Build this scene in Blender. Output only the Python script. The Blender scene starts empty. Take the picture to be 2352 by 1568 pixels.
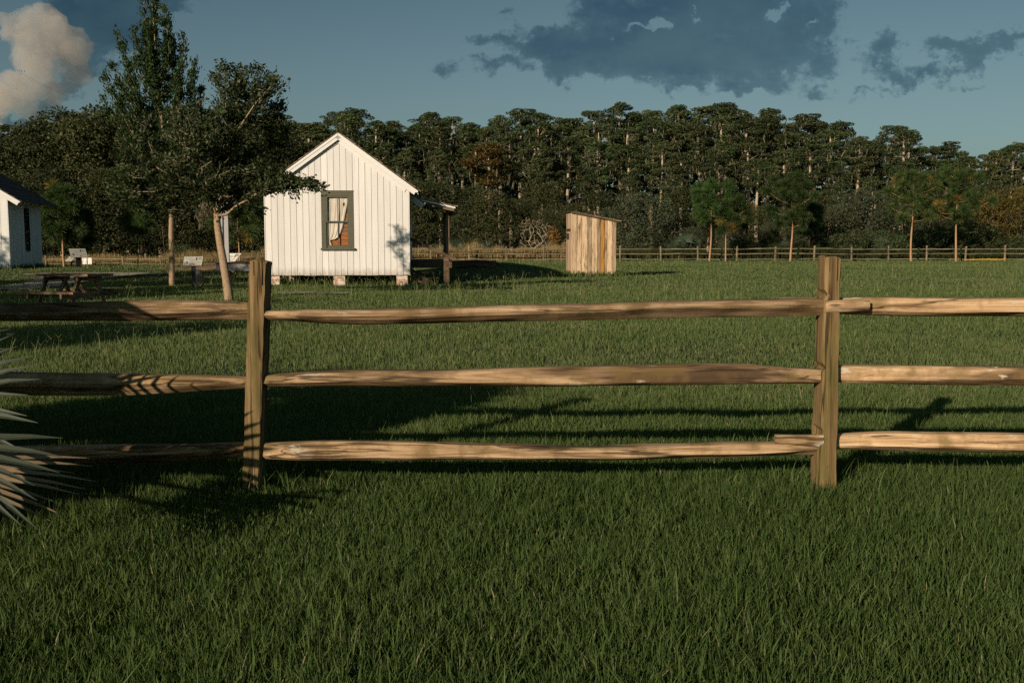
import bpy, bmesh, math, random
import numpy as np
from mathutils import Vector, Matrix

# ------------------------------------------------------------------ camera, sky, sun, exposure
scene = bpy.context.scene
C = scene.collection
W0, H0 = 2352.0, 1568.0                     # pixel units in which the photograph was measured
CAM_H = 1.29
LENS = 35.0
F = W0 * LENS / 36.0
PITCH = math.atan((784 - 563) / F)
cam_data = bpy.data.cameras.new("camera")
cam = bpy.data.objects.new("camera", cam_data)
C.objects.link(cam)
cam_data.lens = LENS
cam_data.sensor_width = 36.0
cam_data.clip_end = 20000
cam_data.clip_start = 0.05
cam.location = (0, 0, CAM_H)
cam.rotation_euler = (math.pi / 2 - PITCH, 0, 0)
scene.camera = cam

SUN_EL = math.radians(18.5)
SUN_AZ = (-0.545, -0.838)                   # horizontal direction towards the sun
scene.view_settings.view_transform = 'Standard'
scene.view_settings.look = 'None'
scene.view_settings.gamma = 1.0
scene.view_settings.exposure = 0.0
scene.view_settings.use_curve_mapping = False
scene.cycles.max_bounces = 6
scene.cycles.diffuse_bounces = 2
scene.cycles.glossy_bounces = 2
scene.cycles.transmission_bounces = 3
scene.cycles.transparent_max_bounces = 6
scene.cycles.volume_bounces = 1
scene.cycles.caustics_reflective = False
scene.cycles.caustics_refractive = False
scene.cycles.use_adaptive_sampling = True
scene.cycles.adaptive_threshold = 0.012
scene.cycles.use_denoising = False
scene.render.film_transparent = False

sun_data = bpy.data.lights.new("sun", 'SUN')
sun_data.energy = 5.0
sun_data.angle = math.radians(0.6)
sun_data.color = (1.0, 0.84, 0.66)
sun = bpy.data.objects.new("sun", sun_data)
C.objects.link(sun)
to_sun = Vector((SUN_AZ[0] * math.cos(SUN_EL), SUN_AZ[1] * math.cos(SUN_EL), math.sin(SUN_EL)))
sun.rotation_euler = to_sun.to_track_quat('Z', 'Y').to_euler()
sun.location = (-30, -40, 30)

world = bpy.data.worlds.new("World")
scene.world = world
world.use_nodes = True
wn, wl = world.node_tree.nodes, world.node_tree.links
wn.clear()


def wnode(kind, **kw):
    n = wn.new(kind)
    for k, v in kw.items():
        setattr(n, k, v)
    return n


def wmath(op, a, b=None, c=None, clamp=False):
    n = wn.new('ShaderNodeMath')
    n.operation = op
    n.use_clamp = clamp
    for i, v in enumerate((a, b, c)):
        if v is None:
            continue
        if isinstance(v, (int, float)):
            n.inputs[i].default_value = v
        else:
            wl.new(v, n.inputs[i])
    return n.outputs[0]


def wmix(fac, a, b, mode='MIX'):
    n = wn.new('ShaderNodeMix')
    n.data_type = 'RGBA'
    n.blend_type = mode
    if isinstance(fac, (int, float)):
        n.inputs[0].default_value = fac
    else:
        wl.new(fac, n.inputs[0])
    for i, v in ((6, a), (7, b)):
        if isinstance(v, tuple):
            n.inputs[i].default_value = (*v, 1)
        else:
            wl.new(v, n.inputs[i])
    return n.outputs[2]


def wsmooth(x, lo, hi):
    n = wn.new('ShaderNodeMapRange')
    n.interpolation_type = 'SMOOTHSTEP'
    wl.new(x, n.inputs[0])
    n.inputs[1].default_value, n.inputs[2].default_value = lo, hi
    n.inputs[3].default_value, n.inputs[4].default_value = 0, 1
    return n.outputs[0]


sky = wnode('ShaderNodeTexSky', sky_type='NISHITA')
sky.sun_disc = False
sky.sun_elevation = SUN_EL
sky.sun_rotation = math.atan2(SUN_AZ[0], SUN_AZ[1])
sky.altitude = 10
sky.air_density = 1.0
sky.dust_density = 1.2
sky.ozone_density = 2.0
hsv = wnode('ShaderNodeHueSaturation')
hsv.inputs['Saturation'].default_value = 0.68
wl.new(sky.outputs[0], hsv.inputs['Color'])
sky_col = wmix(1.0, hsv.outputs[0], (0.82, 1.02, 0.98), 'MULTIPLY')
geo = wnode('ShaderNodeNewGeometry')
inc = wnode('ShaderNodeVectorMath', operation='SCALE')
tc = wnode('ShaderNodeTexCoord')
sep = wnode('ShaderNodeSeparateXYZ')
wl.new(tc.outputs['Generated'], sep.inputs[0])
dx, dy, dz = sep.outputs
ysafe = wmath('MAXIMUM', dy, 0.05)
cu = wmath('DIVIDE', dx, ysafe)                 # direction as slopes across and up
cv = wmath('DIVIDE', dz, ysafe)
comb = wnode('ShaderNodeCombineXYZ')
wl.new(cu, comb.inputs[0])
wl.new(cv, comb.inputs[1])


def warp(scale, amp, off):
    """Billowing offsets that break up the outline of the clouds."""
    m = wnode('ShaderNodeMapping')
    m.inputs['Location'].default_value = off
    wl.new(comb.outputs[0], m.inputs[0])
    n = wnode('ShaderNodeTexNoise')
    n.inputs['Scale'].default_value = scale
    n.inputs['Detail'].default_value = 6
    n.inputs['Roughness'].default_value = 0.62
    wl.new(m.outputs[0], n.inputs['Vector'])
    s_ = wnode('ShaderNodeSeparateColor')
    wl.new(n.outputs['Color'], s_.inputs[0])
    return [wmath('MULTIPLY', wmath('SUBTRACT', s_.outputs[i], 0.5), amp) for i in (0, 1)]


wa, wb_ = warp(16, 0.11, (2.2, 4.1, 0)), warp(55, 0.03, (7.3, 1.1, 0))
qu = wmath('ADD', wmath('ADD', cu, wa[0]), wb_[0])
qv = wmath('ADD', wmath('ADD', cv, wmath('MULTIPLY', wa[1], 0.6)), wb_[1])


def wnoise(scale, detail, rough, sx=1.0, sy=1.0, off=(0, 0, 0), dist=0.0):
    m = wnode('ShaderNodeMapping')
    m.inputs['Scale'].default_value = (sx, sy, 1)
    m.inputs['Location'].default_value = off
    wl.new(comb.outputs[0], m.inputs[0])
    n = wnode('ShaderNodeTexNoise')
    n.inputs['Scale'].default_value = scale
    n.inputs['Detail'].default_value = detail
    n.inputs['Roughness'].default_value = rough
    n.inputs['Distortion'].default_value = dist
    wl.new(m.outputs[0], n.inputs['Vector'])
    return n.outputs['Fac']


def slope(x, y):
    """Slopes (across, up) of the direction that the measured picture point looks along."""
    a = math.atan((784 - y) / F) - PITCH
    r = math.hypot(F, 784 - y)
    return (x - 1176) / (r * math.cos(a)), math.tan(a)


def cloud_field(ells):
    out = None
    for (x, y, rx, ry) in ells:
        cx_, cy_ = slope(x, y)
        a = wmath('MULTIPLY', wmath('SUBTRACT', qu, cx_), F / rx)
        b = wmath('MULTIPLY', wmath('SUBTRACT', qv, cy_), F / ry)
        d = wmath('SQRT', wmath('ADD', wmath('MULTIPLY', a, a), wmath('MULTIPLY', b, b)))
        f = wmath('MULTIPLY', wmath('SUBTRACT', 1.0, d), min(1.6, (rx * ry) ** 0.5 / 55))
        out = f if out is None else wmath('SMOOTH_MAX', out, f, 0.12)
    return out


# the sky deepens with height, as it does opposite a low sun
deep = wsmooth(cv, 0.10, 0.32)
sky_col = wmix(deep, sky_col, wmix(1.0, sky_col, (0.68, 0.80, 0.84), 'MULTIPLY'))
n_edge = wnoise(38, 9, 0.68, 1, 1.35, (3.1, 1.7, 0))
n_big = wnoise(5, 4, 0.55, 1, 1.5, (0.4, 5.2, 0))
front = wsmooth(dy, 0.05, 0.2)
dark = cloud_field([(1480, 105, 330, 72), (1700, 130, 250, 70), (1560, 35, 290, 60), (1320, 85, 180, 50), (1800, 70, 130, 75),
                    (1890, 30, 45, 26), (1945, 102, 28, 16), (1880, 196, 60, 20), (1135, 95, 55, 20), (1140, 153, 65, 20),
                    (1038, 170, 38, 13), (1640, -10, 280, 50), (1270, 120, 90, 28), (1560, 178, 90, 20), (1700, 195, 120, 18),
                    (2052, 118, 45, 45), (2030, 160, 60, 25), (2125, 170, 70, 26), (2230, 108, 110, 26),
                    (2330, 92, 80, 24), (2220, 130, 40, 40), (2213, 197, 25, 7), (1152, 27, 22, 7), (2010, 205, 40, 10),
                    (205, 85, 120, 85), (285, 60, 105, 90), (230, 20, 130, 60), (1225, 112, 110, 36), (1290, 135, 120, 34), (300, -20, 150, 60), (190, 145, 60, 55), (235, 165, 50, 18), (150, 200, 45, 36), (110, 245, 60, 22), (50, 268, 80, 18), (410, 10, 25, 14)])
dark_f = wmath('ADD', dark, wmath('MULTIPLY', wmath('SUBTRACT', n_edge, 0.5), 1.9))
dark_f = wmath('ADD', dark_f, wmath('MULTIPLY', wmath('SUBTRACT', n_big, 0.5), 0.5))
holes = cloud_field([(1497, 62, 44, 30), (1462, 72, 30, 12), (1592, 28, 22, 30), (1775, 25, 30, 20), (1850, 60, 22, 22), (1545, 108, 8, 9)])
dark_f = wmath('SUBTRACT', dark_f, wmath('MULTIPLY', wsmooth(wmath('ADD', holes, wmath('MULTIPLY', wmath('SUBTRACT', n_edge, 0.5), 1.2)), -0.1, 0.5), 1.5))
dark_a = wmath('MULTIPLY', wmath('MULTIPLY', wsmooth(dark_f, -0.06, 0.42), 0.98), front)
DARK_CLOUD = (0.40, 0.50, 0.62)
n_mid = wnoise(17, 6, 0.6, 1, 1.6, (5.5, 0.3, 0))
tone = wmix(wsmooth(wmath('ADD', wmath('MULTIPLY', n_big, 0.6), wmath('MULTIPLY', n_mid, 0.5)), 0.38, 0.72), (0.30, 0.40, 0.50), (0.50, 0.57, 0.61))
tone = wmix(wsmooth(dark_f, 0.1, 0.9), (0.52, 0.60, 0.66), tone)
cl_dark = wmix(1.0, sky_col, tone, 'MULTIPLY')
col1 = wmix(dark_a, sky_col, cl_dark)
bg = wnode('ShaderNodeBackground')
bg.inputs['Strength'].default_value = 0.05
wl.new(col1, bg.inputs['Color'])
wout = wnode('ShaderNodeOutputWorld')
wl.new(bg.outputs[0], wout.inputs[0])

# ------------------------------------------------------------------ helpers
rng = np.random.default_rng(7)
random.seed(7)
CP, SP = math.cos(PITCH), math.sin(PITCH)


def ray(x, y):
    a, b = (x - 1176) / F, (784 - y) / F
    return np.array((a, CP + b * SP, b * CP - SP))


def P(x, y, D):
    d = ray(x, y)
    return np.array((0, 0, CAM_H)) + d * (D / d[1])


def px(p):
    """World point -> measured picture point."""
    x, y, z = p[0], p[1], p[2] - CAM_H
    ax = y * CP - z * SP
    up = y * SP + z * CP
    return 1176 + F * x / ax, 784 - F * up / ax


def sstep(a, lo, hi):
    t = np.clip((a - lo) / (hi - lo), 0, 1)
    return t * t * (3 - 2 * t)


def gauss(x, y, cx, cy, rx, ry):
    return np.exp(-((x - cx) / rx) ** 2 - ((y - cy) / ry) ** 2)


def ground(x, y):
    x, y = np.asarray(x, float), np.asarray(y, float)
    g = -0.80 * sstep(-x, 10, 25) * sstep(y, 50, 76)
    g = g + 0.45 * gauss(x, y, -1.0, 47, 2.8, 5) + 0.22 * gauss(x, y, -22, 45, 7, 7)
    g = g + 0.28 * gauss(x, y, -14.5, 47, 5, 6)
    g = g + 0.02 * np.sin(x * 0.7 + 1.3) * np.sin(y * 0.45) * sstep(y, 6, 14)
    return g


def G(x, y):
    """Where the sight line through a measured picture point meets the ground."""
    d = ray(x, y)
    t = 2.0
    for _ in range(4000):
        p = np.array((0, 0, CAM_H)) + d * t
        if p[2] <= ground(p[0], p[1]):
            break
        t += 0.05
    return p


def on(x, y):
    return float(ground(x, y))


def tag(o, label=None, cat=None, group=None, kind=None):
    if label:
        o['label'] = label
    if cat:
        o['category'] = cat
    if group:
        o['group'] = group
    if kind:
        o['kind'] = kind
    return o


def thing(name, label, cat, loc=(0, 0, 0), rz=0.0, group=None):
    o = bpy.data.objects.new(name, None)
    o.empty_display_size = 0.2
    C.objects.link(o)
    o.location = [float(v) for v in loc]
    o.rotation_euler = (0, 0, rz)
    return tag(o, label, cat, group)


class MB:
    """Collects faces; every face can carry a random value for its colour."""

    def __init__(self):
        self.v, self.f, self.c, self.n = [], [], [], 0

    def add(self, verts, faces, var=0.5):
        verts = np.asarray(verts, float).reshape(-1, 3)
        for q in faces:
            self.f.append([i + self.n for i in q])
        self.v.append(verts)
        self.c.append(np.full(len(verts), var) if np.isscalar(var) else np.asarray(var, float))
        self.n += len(verts)
        return self

    def box(self, lo, hi, var=0.5, M=None, taper=None):
        x0, y0, z0 = lo
        x1, y1, z1 = hi
        v = np.array([(x0, y0, z0), (x1, y0, z0), (x1, y1, z0), (x0, y1, z0), (x0, y0, z1), (x1, y0, z1), (x1, y1, z1), (x0, y1, z1)], float)
        if M is not None:
            v = np.array([M @ Vector(p) for p in v])
        return self.add(v, [(0, 3, 2, 1), (4, 5, 6, 7), (0, 1, 5, 4), (1, 2, 6, 5), (2, 3, 7, 6), (3, 0, 4, 7)], var)

    def bar(self, a, b, w, h, var=0.5, up=(0, 0, 1)):
        """A squared bar from a to b, w across and h along the up side."""
        a, b, up = np.asarray(a, float), np.asarray(b, float), np.asarray(up, float)
        d = (b - a) / np.linalg.norm(b - a)
        s = np.cross(d, up)
        s /= np.linalg.norm(s)
        u = np.cross(s, d)
        v = [p + s * sx * w / 2 + u * su * h / 2 for p in (a, b) for sx, su in ((-1, -1), (1, -1), (1, 1), (-1, 1))]
        return self.add(v, [(0, 1, 2, 3)[::-1], (4, 5, 6, 7)[::1], (0, 1, 5, 4), (1, 2, 6, 5), (2, 3, 7, 6), (3, 0, 4, 7)], var)

    def tube(self, pts, rad, sides=6, var=0.5, cap=True):
        pts = np.asarray(pts, float)
        n = len(pts)
        rad = np.full(n, rad) if np.isscalar(rad) else np.asarray(rad, float)
        t = np.gradient(pts, axis=0)
        t /= np.linalg.norm(t, axis=1)[:, None] + 1e-9
        ref = np.array((0.0, 0, 1)) if abs(t[0][2]) < 0.9 else np.array((1.0, 0, 0))
        V = []
        for i in range(n):
            s = np.cross(t[i], ref)
            s /= np.linalg.norm(s) + 1e-9
            u = np.cross(s, t[i])
            ref = u
            for k in range(sides):
                a = 2 * math.pi * k / sides
                V.append(pts[i] + rad[i] * (s * math.cos(a) + u * math.sin(a)))
        Fc = []
        for i in range(n - 1):
            for k in range(sides):
                k2 = (k + 1) % sides
                Fc.append((i * sides + k, i * sides + k2, (i + 1) * sides + k2, (i + 1) * sides + k))
        if cap:
            Fc.append(tuple(range(sides))[::-1])
            Fc.append(tuple((n - 1) * sides + k for k in range(sides)))
        return self.add(V, Fc, var)

    def build(self, name, m, parent=None, smooth=False, loc=None):
        me = bpy.data.meshes.new(name)
        v = np.concatenate(self.v) if self.v else np.zeros((0, 3))
        me.from_pydata(v.tolist(), [], self.f)
        at = me.attributes.new('var', 'FLOAT', 'POINT')
        at.data.foreach_set('value', np.concatenate(self.c).astype(np.float32))
        if m:
            me.materials.append(m)
        if smooth:
            me.polygons.foreach_set('use_smooth', [True] * len(me.polygons))
        me.update()
        o = bpy.data.objects.new(name, me)
        C.objects.link(o)
        if parent is not None:
            o.parent = parent
        if loc is not None:
            o.location = loc
        return o


def raw_mesh(name, v, nper, m, var, parent=None, tri_extra=None):
    """Fast mesh of many separate faces of nper corners each."""
    v = np.ascontiguousarray(v.reshape(-1, 3), dtype=np.float32)
    n = len(v)
    me = bpy.data.meshes.new(name)
    me.vertices.add(n)
    me.vertices.foreach_set('co', v.ravel())
    nf = n // nper
    me.loops.add(n)
    me.loops.foreach_set('vertex_index', np.arange(n, dtype=np.int32))
    me.polygons.add(nf)
    me.polygons.foreach_set('loop_start', np.arange(0, n, nper, dtype=np.int32))
    at = me.attributes.new('var', 'FLOAT', 'POINT')
    at.data.foreach_set('value', np.ascontiguousarray(np.repeat(var, nper) if len(var) == nf else var, dtype=np.float32))
    if m:
        me.materials.append(m)
    me.update(calc_edges=True)
    o = bpy.data.objects.new(name, me)
    C.objects.link(o)
    if parent is not None:
        o.parent = parent
    return o


# ------------------------------------------------------------------ materials
def new_mat(name):
    m = bpy.data.materials.new(name)
    m.use_nodes = True
    nt = m.node_tree
    b = nt.nodes['Principled BSDF']
    b.inputs['Specular IOR Level'].default_value = 0.25
    return m, nt, b


def ramp(nt, fac, stops):
    r = nt.nodes.new('ShaderNodeValToRGB')
    e = r.color_ramp.elements
    while len(e) < len(stops):
        e.new(0.5)
    for q, (p, c) in zip(e, stops):
        q.position = p
        q.color = (*c, 1)
    nt.links.new(fac, r.inputs[0])
    return r.outputs[0]


def tex_noise(nt, vec, scale, detail=6, rough=0.6, dist=0.0):
    n = nt.nodes.new('ShaderNodeTexNoise')
    n.inputs['Scale'].default_value = scale
    n.inputs['Detail'].default_value = detail
    n.inputs['Roughness'].default_value = rough
    n.inputs['Distortion'].default_value = dist
    if vec is not None:
        nt.links.new(vec, n.inputs['Vector'])
    return n.outputs['Fac']


def coords(nt, scale=(1, 1, 1), kind='Object', var_shift=0.0):
    t = nt.nodes.new('ShaderNodeTexCoord')
    m = nt.nodes.new('ShaderNodeMapping')
    m.inputs['Scale'].default_value = scale
    nt.links.new(t.outputs[kind], m.inputs[0])
    out = m.outputs[0]
    if var_shift:
        a = nt.nodes.new('ShaderNodeAttribute')
        a.attribute_name = 'var'
        s = nt.nodes.new('ShaderNodeVectorMath')
        s.operation = 'SCALE'
        s.inputs[0].default_value = (var_shift, var_shift * 0.7, var_shift * 1.3)
        nt.links.new(a.outputs['Fac'], s.inputs['Scale'])
        ad = nt.nodes.new('ShaderNodeVectorMath')
        ad.operation = 'ADD'
        nt.links.new(out, ad.inputs[0])
        nt.links.new(s.outputs[0], ad.inputs[1])
        out = ad.outputs[0]
    return out


def mixc(nt, fac, a, b, mode='MIX'):
    n = nt.nodes.new('ShaderNodeMix')
    n.data_type = 'RGBA'
    n.blend_type = mode
    for i, v in ((0, fac), (6, a), (7, b)):
        if isinstance(v, (int, float)):
            n.inputs[i].default_value = v
        elif isinstance(v, tuple):
            n.inputs[i].default_value = (*v, 1)
        else:
            nt.links.new(v, n.inputs[i])
    return n.outputs[2]


def bump(nt, b, h, strength=0.4, dist=0.01):
    n = nt.nodes.new('ShaderNodeBump')
    n.inputs['Strength'].default_value = strength
    n.inputs['Distance'].default_value = dist
    nt.links.new(h, n.inputs['Height'])
    nt.links.new(n.outputs[0], b.inputs['Normal'])


def attr(nt, name='var'):
    a = nt.nodes.new('ShaderNodeAttribute')
    a.attribute_name = name
    return a.outputs['Fac']


def wood(name, axis, base, dark, pale, stain=0.5, lichen=0.0, moss=None, rough=0.85, grain=34, var_mul=0.25, cracks=0.8):
    """Weathered timber: grain along one axis, dark weather streaks, pale lichen, green moss."""
    m, nt, b = new_mat(name)
    s = [grain, grain, grain]
    s[axis] = 1.6
    v = coords(nt, tuple(s), 'Object', 9.0)
    g = tex_noise(nt, v, 1.0, 8, 0.65, 0.5)
    s2 = [7, 7, 7]
    s2[axis] = 0.8
    v2 = coords(nt, tuple(s2), 'Object', 17.0)
    st = tex_noise(nt, v2, 1.0, 4, 0.6, 0.6)
    c = ramp(nt, g, [(0.30, dark), (0.47, base), (0.66, pale)])
    c = mixc(nt, ramp(nt, st, [(0.60 - 0.14 * stain, (0, 0, 0)), (0.70 - 0.10 * stain, (0.9, 0.9, 0.9))]), c, tuple(x * 0.42 for x in dark))
    if moss:
        v3 = coords(nt, (6, 6, 6) if axis != 2 else (9, 9, 2.2), 'Object', 5.0)
        mo = tex_noise(nt, v3, 1.0, 5, 0.6)
        c = mixc(nt, ramp(nt, mo, [(0.46, (0, 0, 0)), (0.62, (0.75, 0.75, 0.75))]), c, moss)
    if lichen:
        v4 = coords(nt, (5, 17, 17) if axis == 0 else (16, 16, 9), 'Object', 3.0)
        li = tex_noise(nt, v4, 1.0, 6, 0.62)
        c = mixc(nt, ramp(nt, li, [(0.68 - lichen * 0.06, (0, 0, 0)), (0.72 - lichen * 0.05, (0.9, 0.9, 0.9))]), c, (0.46, 0.39, 0.29))
    s5 = [13, 13, 13]
    s5[axis] = 0.42
    cr = tex_noise(nt, coords(nt, tuple(s5), 'Object', 13.0), 1.0, 4, 0.5, 0.2)
    c = mixc(nt, ramp(nt, cr, [(0.474, (0, 0, 0)), (0.490, (cracks, cracks, cracks)), (0.502, (cracks, cracks, cracks)), (0.514, (0, 0, 0))]), c, tuple(x * 0.2 for x in dark))
    hv = nt.nodes.new('ShaderNodeMapRange')
    nt.links.new(attr(nt), hv.inputs[0])
    hv.inputs[3].default_value, hv.inputs[4].default_value = 1 - var_mul, 1 + var_mul
    sc = nt.nodes.new('ShaderNodeVectorMath')
    sc.operation = 'SCALE'
    nt.links.new(c, sc.inputs[0])
    nt.links.new(hv.outputs[0], sc.inputs['Scale'])
    nt.links.new(sc.outputs[0], b.inputs['Base Color'])
    b.inputs['Roughness'].default_value = rough
    bump(nt, b, g, 0.55, 0.006)
    return m


def plain(name, col, rough=0.7, noise_amt=0.15, scale=8, spec=0.25):
    m, nt, b = new_mat(name)
    n = tex_noise(nt, coords(nt), scale, 6, 0.65)
    c = ramp(nt, n, [(0.3, tuple(x * (1 - noise_amt) for x in col)), (0.7, tuple(min(1, x * (1 + noise_amt)) for x in col))])
    nt.links.new(c, b.inputs['Base Color'])
    b.inputs['Roughness'].default_value = rough
    b.inputs['Specular IOR Level'].default_value = spec
    return m


def leaf_mat(name, stops, trans=0.3, rough=0.55, spec=0.3, tint=1.35, vary=True):
    """Leaf: colour by the leaf's own random value, some light passing through."""
    m, nt, b = new_mat(name)
    c = ramp(nt, attr(nt), stops)
    oi = nt.nodes.new('ShaderNodeObjectInfo')
    hs = nt.nodes.new('ShaderNodeHueSaturation')
    mr = nt.nodes.new('ShaderNodeMapRange')
    nt.links.new(oi.outputs['Random'], mr.inputs[0])
    mr.inputs[3].default_value, mr.inputs[4].default_value = (0.72, 1.3) if vary else (1.0, 1.0)
    nt.links.new(mr.outputs[0], hs.inputs['Value'])
    wn_ = nt.nodes.new('ShaderNodeTexWhiteNoise')
    wn_.noise_dimensions = '1D'
    nt.links.new(oi.outputs['Random'], wn_.inputs['W'])
    mh = nt.nodes.new('ShaderNodeMapRange')
    nt.links.new(wn_.outputs['Value'], mh.inputs[0])
    mh.inputs[3].default_value, mh.inputs[4].default_value = (0.492, 0.532) if vary else (0.5, 0.5)
    nt.links.new(mh.outputs[0], hs.inputs['Hue'])
    nt.links.new(c, hs.inputs['Color'])
    nt.links.new(hs.outputs[0], b.inputs['Base Color'])
    b.inputs['Roughness'].default_value = rough
    b.inputs['Specular IOR Level'].default_value = spec
    tr = nt.nodes.new('ShaderNodeBsdfTranslucent')
    tc_ = mixc(nt, 1.0, hs.outputs[0], (tint, tint * 1.05, tint * 0.6), 'MULTIPLY')
    nt.links.new(tc_, tr.inputs[0])
    mx = nt.nodes.new('ShaderNodeMixShader')
    mx.inputs[0].default_value = trans
    nt.links.new(b.outputs[0], mx.inputs[1])
    nt.links.new(tr.outputs[0], mx.inputs[2])
    nt.links.new(mx.outputs[0], nt.nodes['Material Output'].inputs[0])
    return m


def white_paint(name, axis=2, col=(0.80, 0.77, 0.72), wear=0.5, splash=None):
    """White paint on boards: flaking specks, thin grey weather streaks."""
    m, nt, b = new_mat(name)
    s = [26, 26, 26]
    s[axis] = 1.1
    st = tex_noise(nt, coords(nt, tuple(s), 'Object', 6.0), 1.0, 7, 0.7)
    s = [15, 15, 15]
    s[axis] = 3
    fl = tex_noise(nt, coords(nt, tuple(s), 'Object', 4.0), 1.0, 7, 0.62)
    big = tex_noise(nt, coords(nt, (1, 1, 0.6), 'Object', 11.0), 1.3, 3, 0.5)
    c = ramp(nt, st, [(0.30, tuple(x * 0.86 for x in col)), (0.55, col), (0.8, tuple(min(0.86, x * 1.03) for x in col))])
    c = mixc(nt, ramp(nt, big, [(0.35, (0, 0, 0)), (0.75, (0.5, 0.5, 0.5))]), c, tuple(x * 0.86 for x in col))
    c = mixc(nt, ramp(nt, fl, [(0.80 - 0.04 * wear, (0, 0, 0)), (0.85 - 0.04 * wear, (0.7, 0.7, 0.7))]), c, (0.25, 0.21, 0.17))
    if splash is not None:                       # rain-splashed soil along the foot of the boards
        tco = nt.nodes.new('ShaderNodeTexCoord')
        sp_ = nt.nodes.new('ShaderNodeSeparateXYZ')
        nt.links.new(tco.outputs['Object'], sp_.inputs[0])
        dn = tex_noise(nt, coords(nt, (9, 9, 3)), 1.0, 6, 0.7)
        hz_ = nt.nodes.new('ShaderNodeMath')
        hz_.operation = 'MULTIPLY_ADD'
        nt.links.new(dn, hz_.inputs[0])
        hz_.inputs[1].default_value = -0.55
        nt.links.new(sp_.outputs[2], hz_.inputs[2])
        c = mixc(nt, ramp(nt, hz_.outputs[0], [(max(0.0, splash - 0.30), (0.65, 0.65, 0.65)), (max(0.01, splash - 0.06), (0, 0, 0))]), c, (0.36, 0.30, 0.22))
    hv = nt.nodes.new('ShaderNodeMapRange')
    nt.links.new(attr(nt), hv.inputs[0])
    hv.inputs[3].default_value, hv.inputs[4].default_value = 0.87, 1.04
    sc = nt.nodes.new('ShaderNodeVectorMath')
    sc.operation = 'SCALE'
    nt.links.new(c, sc.inputs[0])
    nt.links.new(hv.outputs[0], sc.inputs['Scale'])
    nt.links.new(sc.outputs[0], b.inputs['Base Color'])
    b.inputs['Roughness'].default_value = 0.6
    bump(nt, b, st, 0.15, 0.004)
    return m


M = {}
M['rail'] = wood('weathered_rail', 0, (0.41, 0.265, 0.14), (0.13, 0.072, 0.034), (0.60, 0.415, 0.25), 1.0, 0.9, (0.17, 0.11, 0.04))
M['post'] = wood('weathered_post', 2, (0.175, 0.112, 0.046), (0.075, 0.048, 0.020), (0.29, 0.19, 0.09), 0.5, 0.0, (0.098, 0.085, 0.022))
M['far_wood'] = wood('grey_fence_wood', 0, (0.20, 0.155, 0.092), (0.10, 0.08, 0.045), (0.28, 0.22, 0.135), 0.5, 0.0)
M['plank'] = wood('outhouse_plank', 2, (0.50, 0.36, 0.22), (0.33, 0.22, 0.13), (0.62, 0.47, 0.31), 0.25, 0.0, (0.40, 0.27, 0.165), 0.85, 30, 0.38)
M['orange_plank'] = wood('orange_plank', 2, (0.40, 0.19, 0.04), (0.27, 0.11, 0.02), (0.48, 0.25, 0.07), 0.3)
M['table'] = wood('table_wood', 0, (0.24, 0.15, 0.085), (0.11, 0.07, 0.04), (0.34, 0.22, 0.13), 0.4)
M['dark_wood'] = wood('dark_wood', 0, (0.13, 0.085, 0.05), (0.06, 0.04, 0.025), (0.20, 0.13, 0.08), 0.4)
M['shingle'] = wood('wood_shingle', 1, (0.27, 0.19, 0.12), (0.14, 0.09, 0.06), (0.36, 0.26, 0.17), 0.5, 0, None, 0.9, 30, 0.35)
M['dark_shingle'] = wood('dark_shingle', 1, (0.075, 0.055, 0.045), (0.035, 0.026, 0.02), (0.11, 0.085, 0.07), 0.5, 0, None, 0.9, 30, 0.4)
M['brown_board'] = wood('brown_board', 0, (0.33, 0.11, 0.03), (0.20, 0.06, 0.016), (0.40, 0.16, 0.05), 0.3, 0, None, 0.55, 20, 0.35)
M['white'] = white_paint('white_paint', splash=0.36)
M['white_trim'] = white_paint('white_trim', 0, (0.78, 0.75, 0.70), 0.4)
M['shaded_white'] = white_paint('shaded_white', 0, (0.40, 0.395, 0.385), 0.6)  # white paint with the side porch's partial shade put into its colour
M['old_white'] = white_paint('old_white', 2, (0.76, 0.75, 0.71), 0.9)
M['frame'] = plain('olive_grey_frame', (0.10, 0.095, 0.062), 0.55, 0.18, 20)
M['cloth'] = plain('cream_cloth', (0.72, 0.64, 0.52), 0.95, 0.06, 6)
M['black'] = plain('black_metal', (0.012, 0.013, 0.016), 0.5, 0.2, 10)
M['dark_room'] = plain('dark_room', (0.02, 0.016, 0.012), 0.9)
M['iron'] = plain('rusted_iron', (0.06, 0.045, 0.035), 0.8, 0.3, 30)
M['moss_board'] = wood('lichen_rail', 0, (0.55, 0.30, 0.03), (0.40, 0.19, 0.015), (0.66, 0.38, 0.05), 0.15)
M['gravel'] = None


def bark_mat(name, base, dark, pale, sc=(6, 6, 3), rough=0.9):
    m, nt, b = new_mat(name)
    n = tex_noise(nt, coords(nt, sc), 3.0, 8, 0.7, 0.3)
    c = ramp(nt, n, [(0.32, dark), (0.5, base), (0.68, pale)])
    n2 = tex_noise(nt, coords(nt, (1, 1, 0.6)), 1.5, 3, 0.5)
    c = mixc(nt, ramp(nt, n2, [(0.4, (0, 0, 0)), (0.75, (0.5, 0.5, 0.5))]), c, dark)
    nt.links.new(c, b.inputs['Base Color'])
    b.inputs['Roughness'].default_value = rough
    bump(nt, b, n, 0.7, 0.02)
    return m


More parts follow.
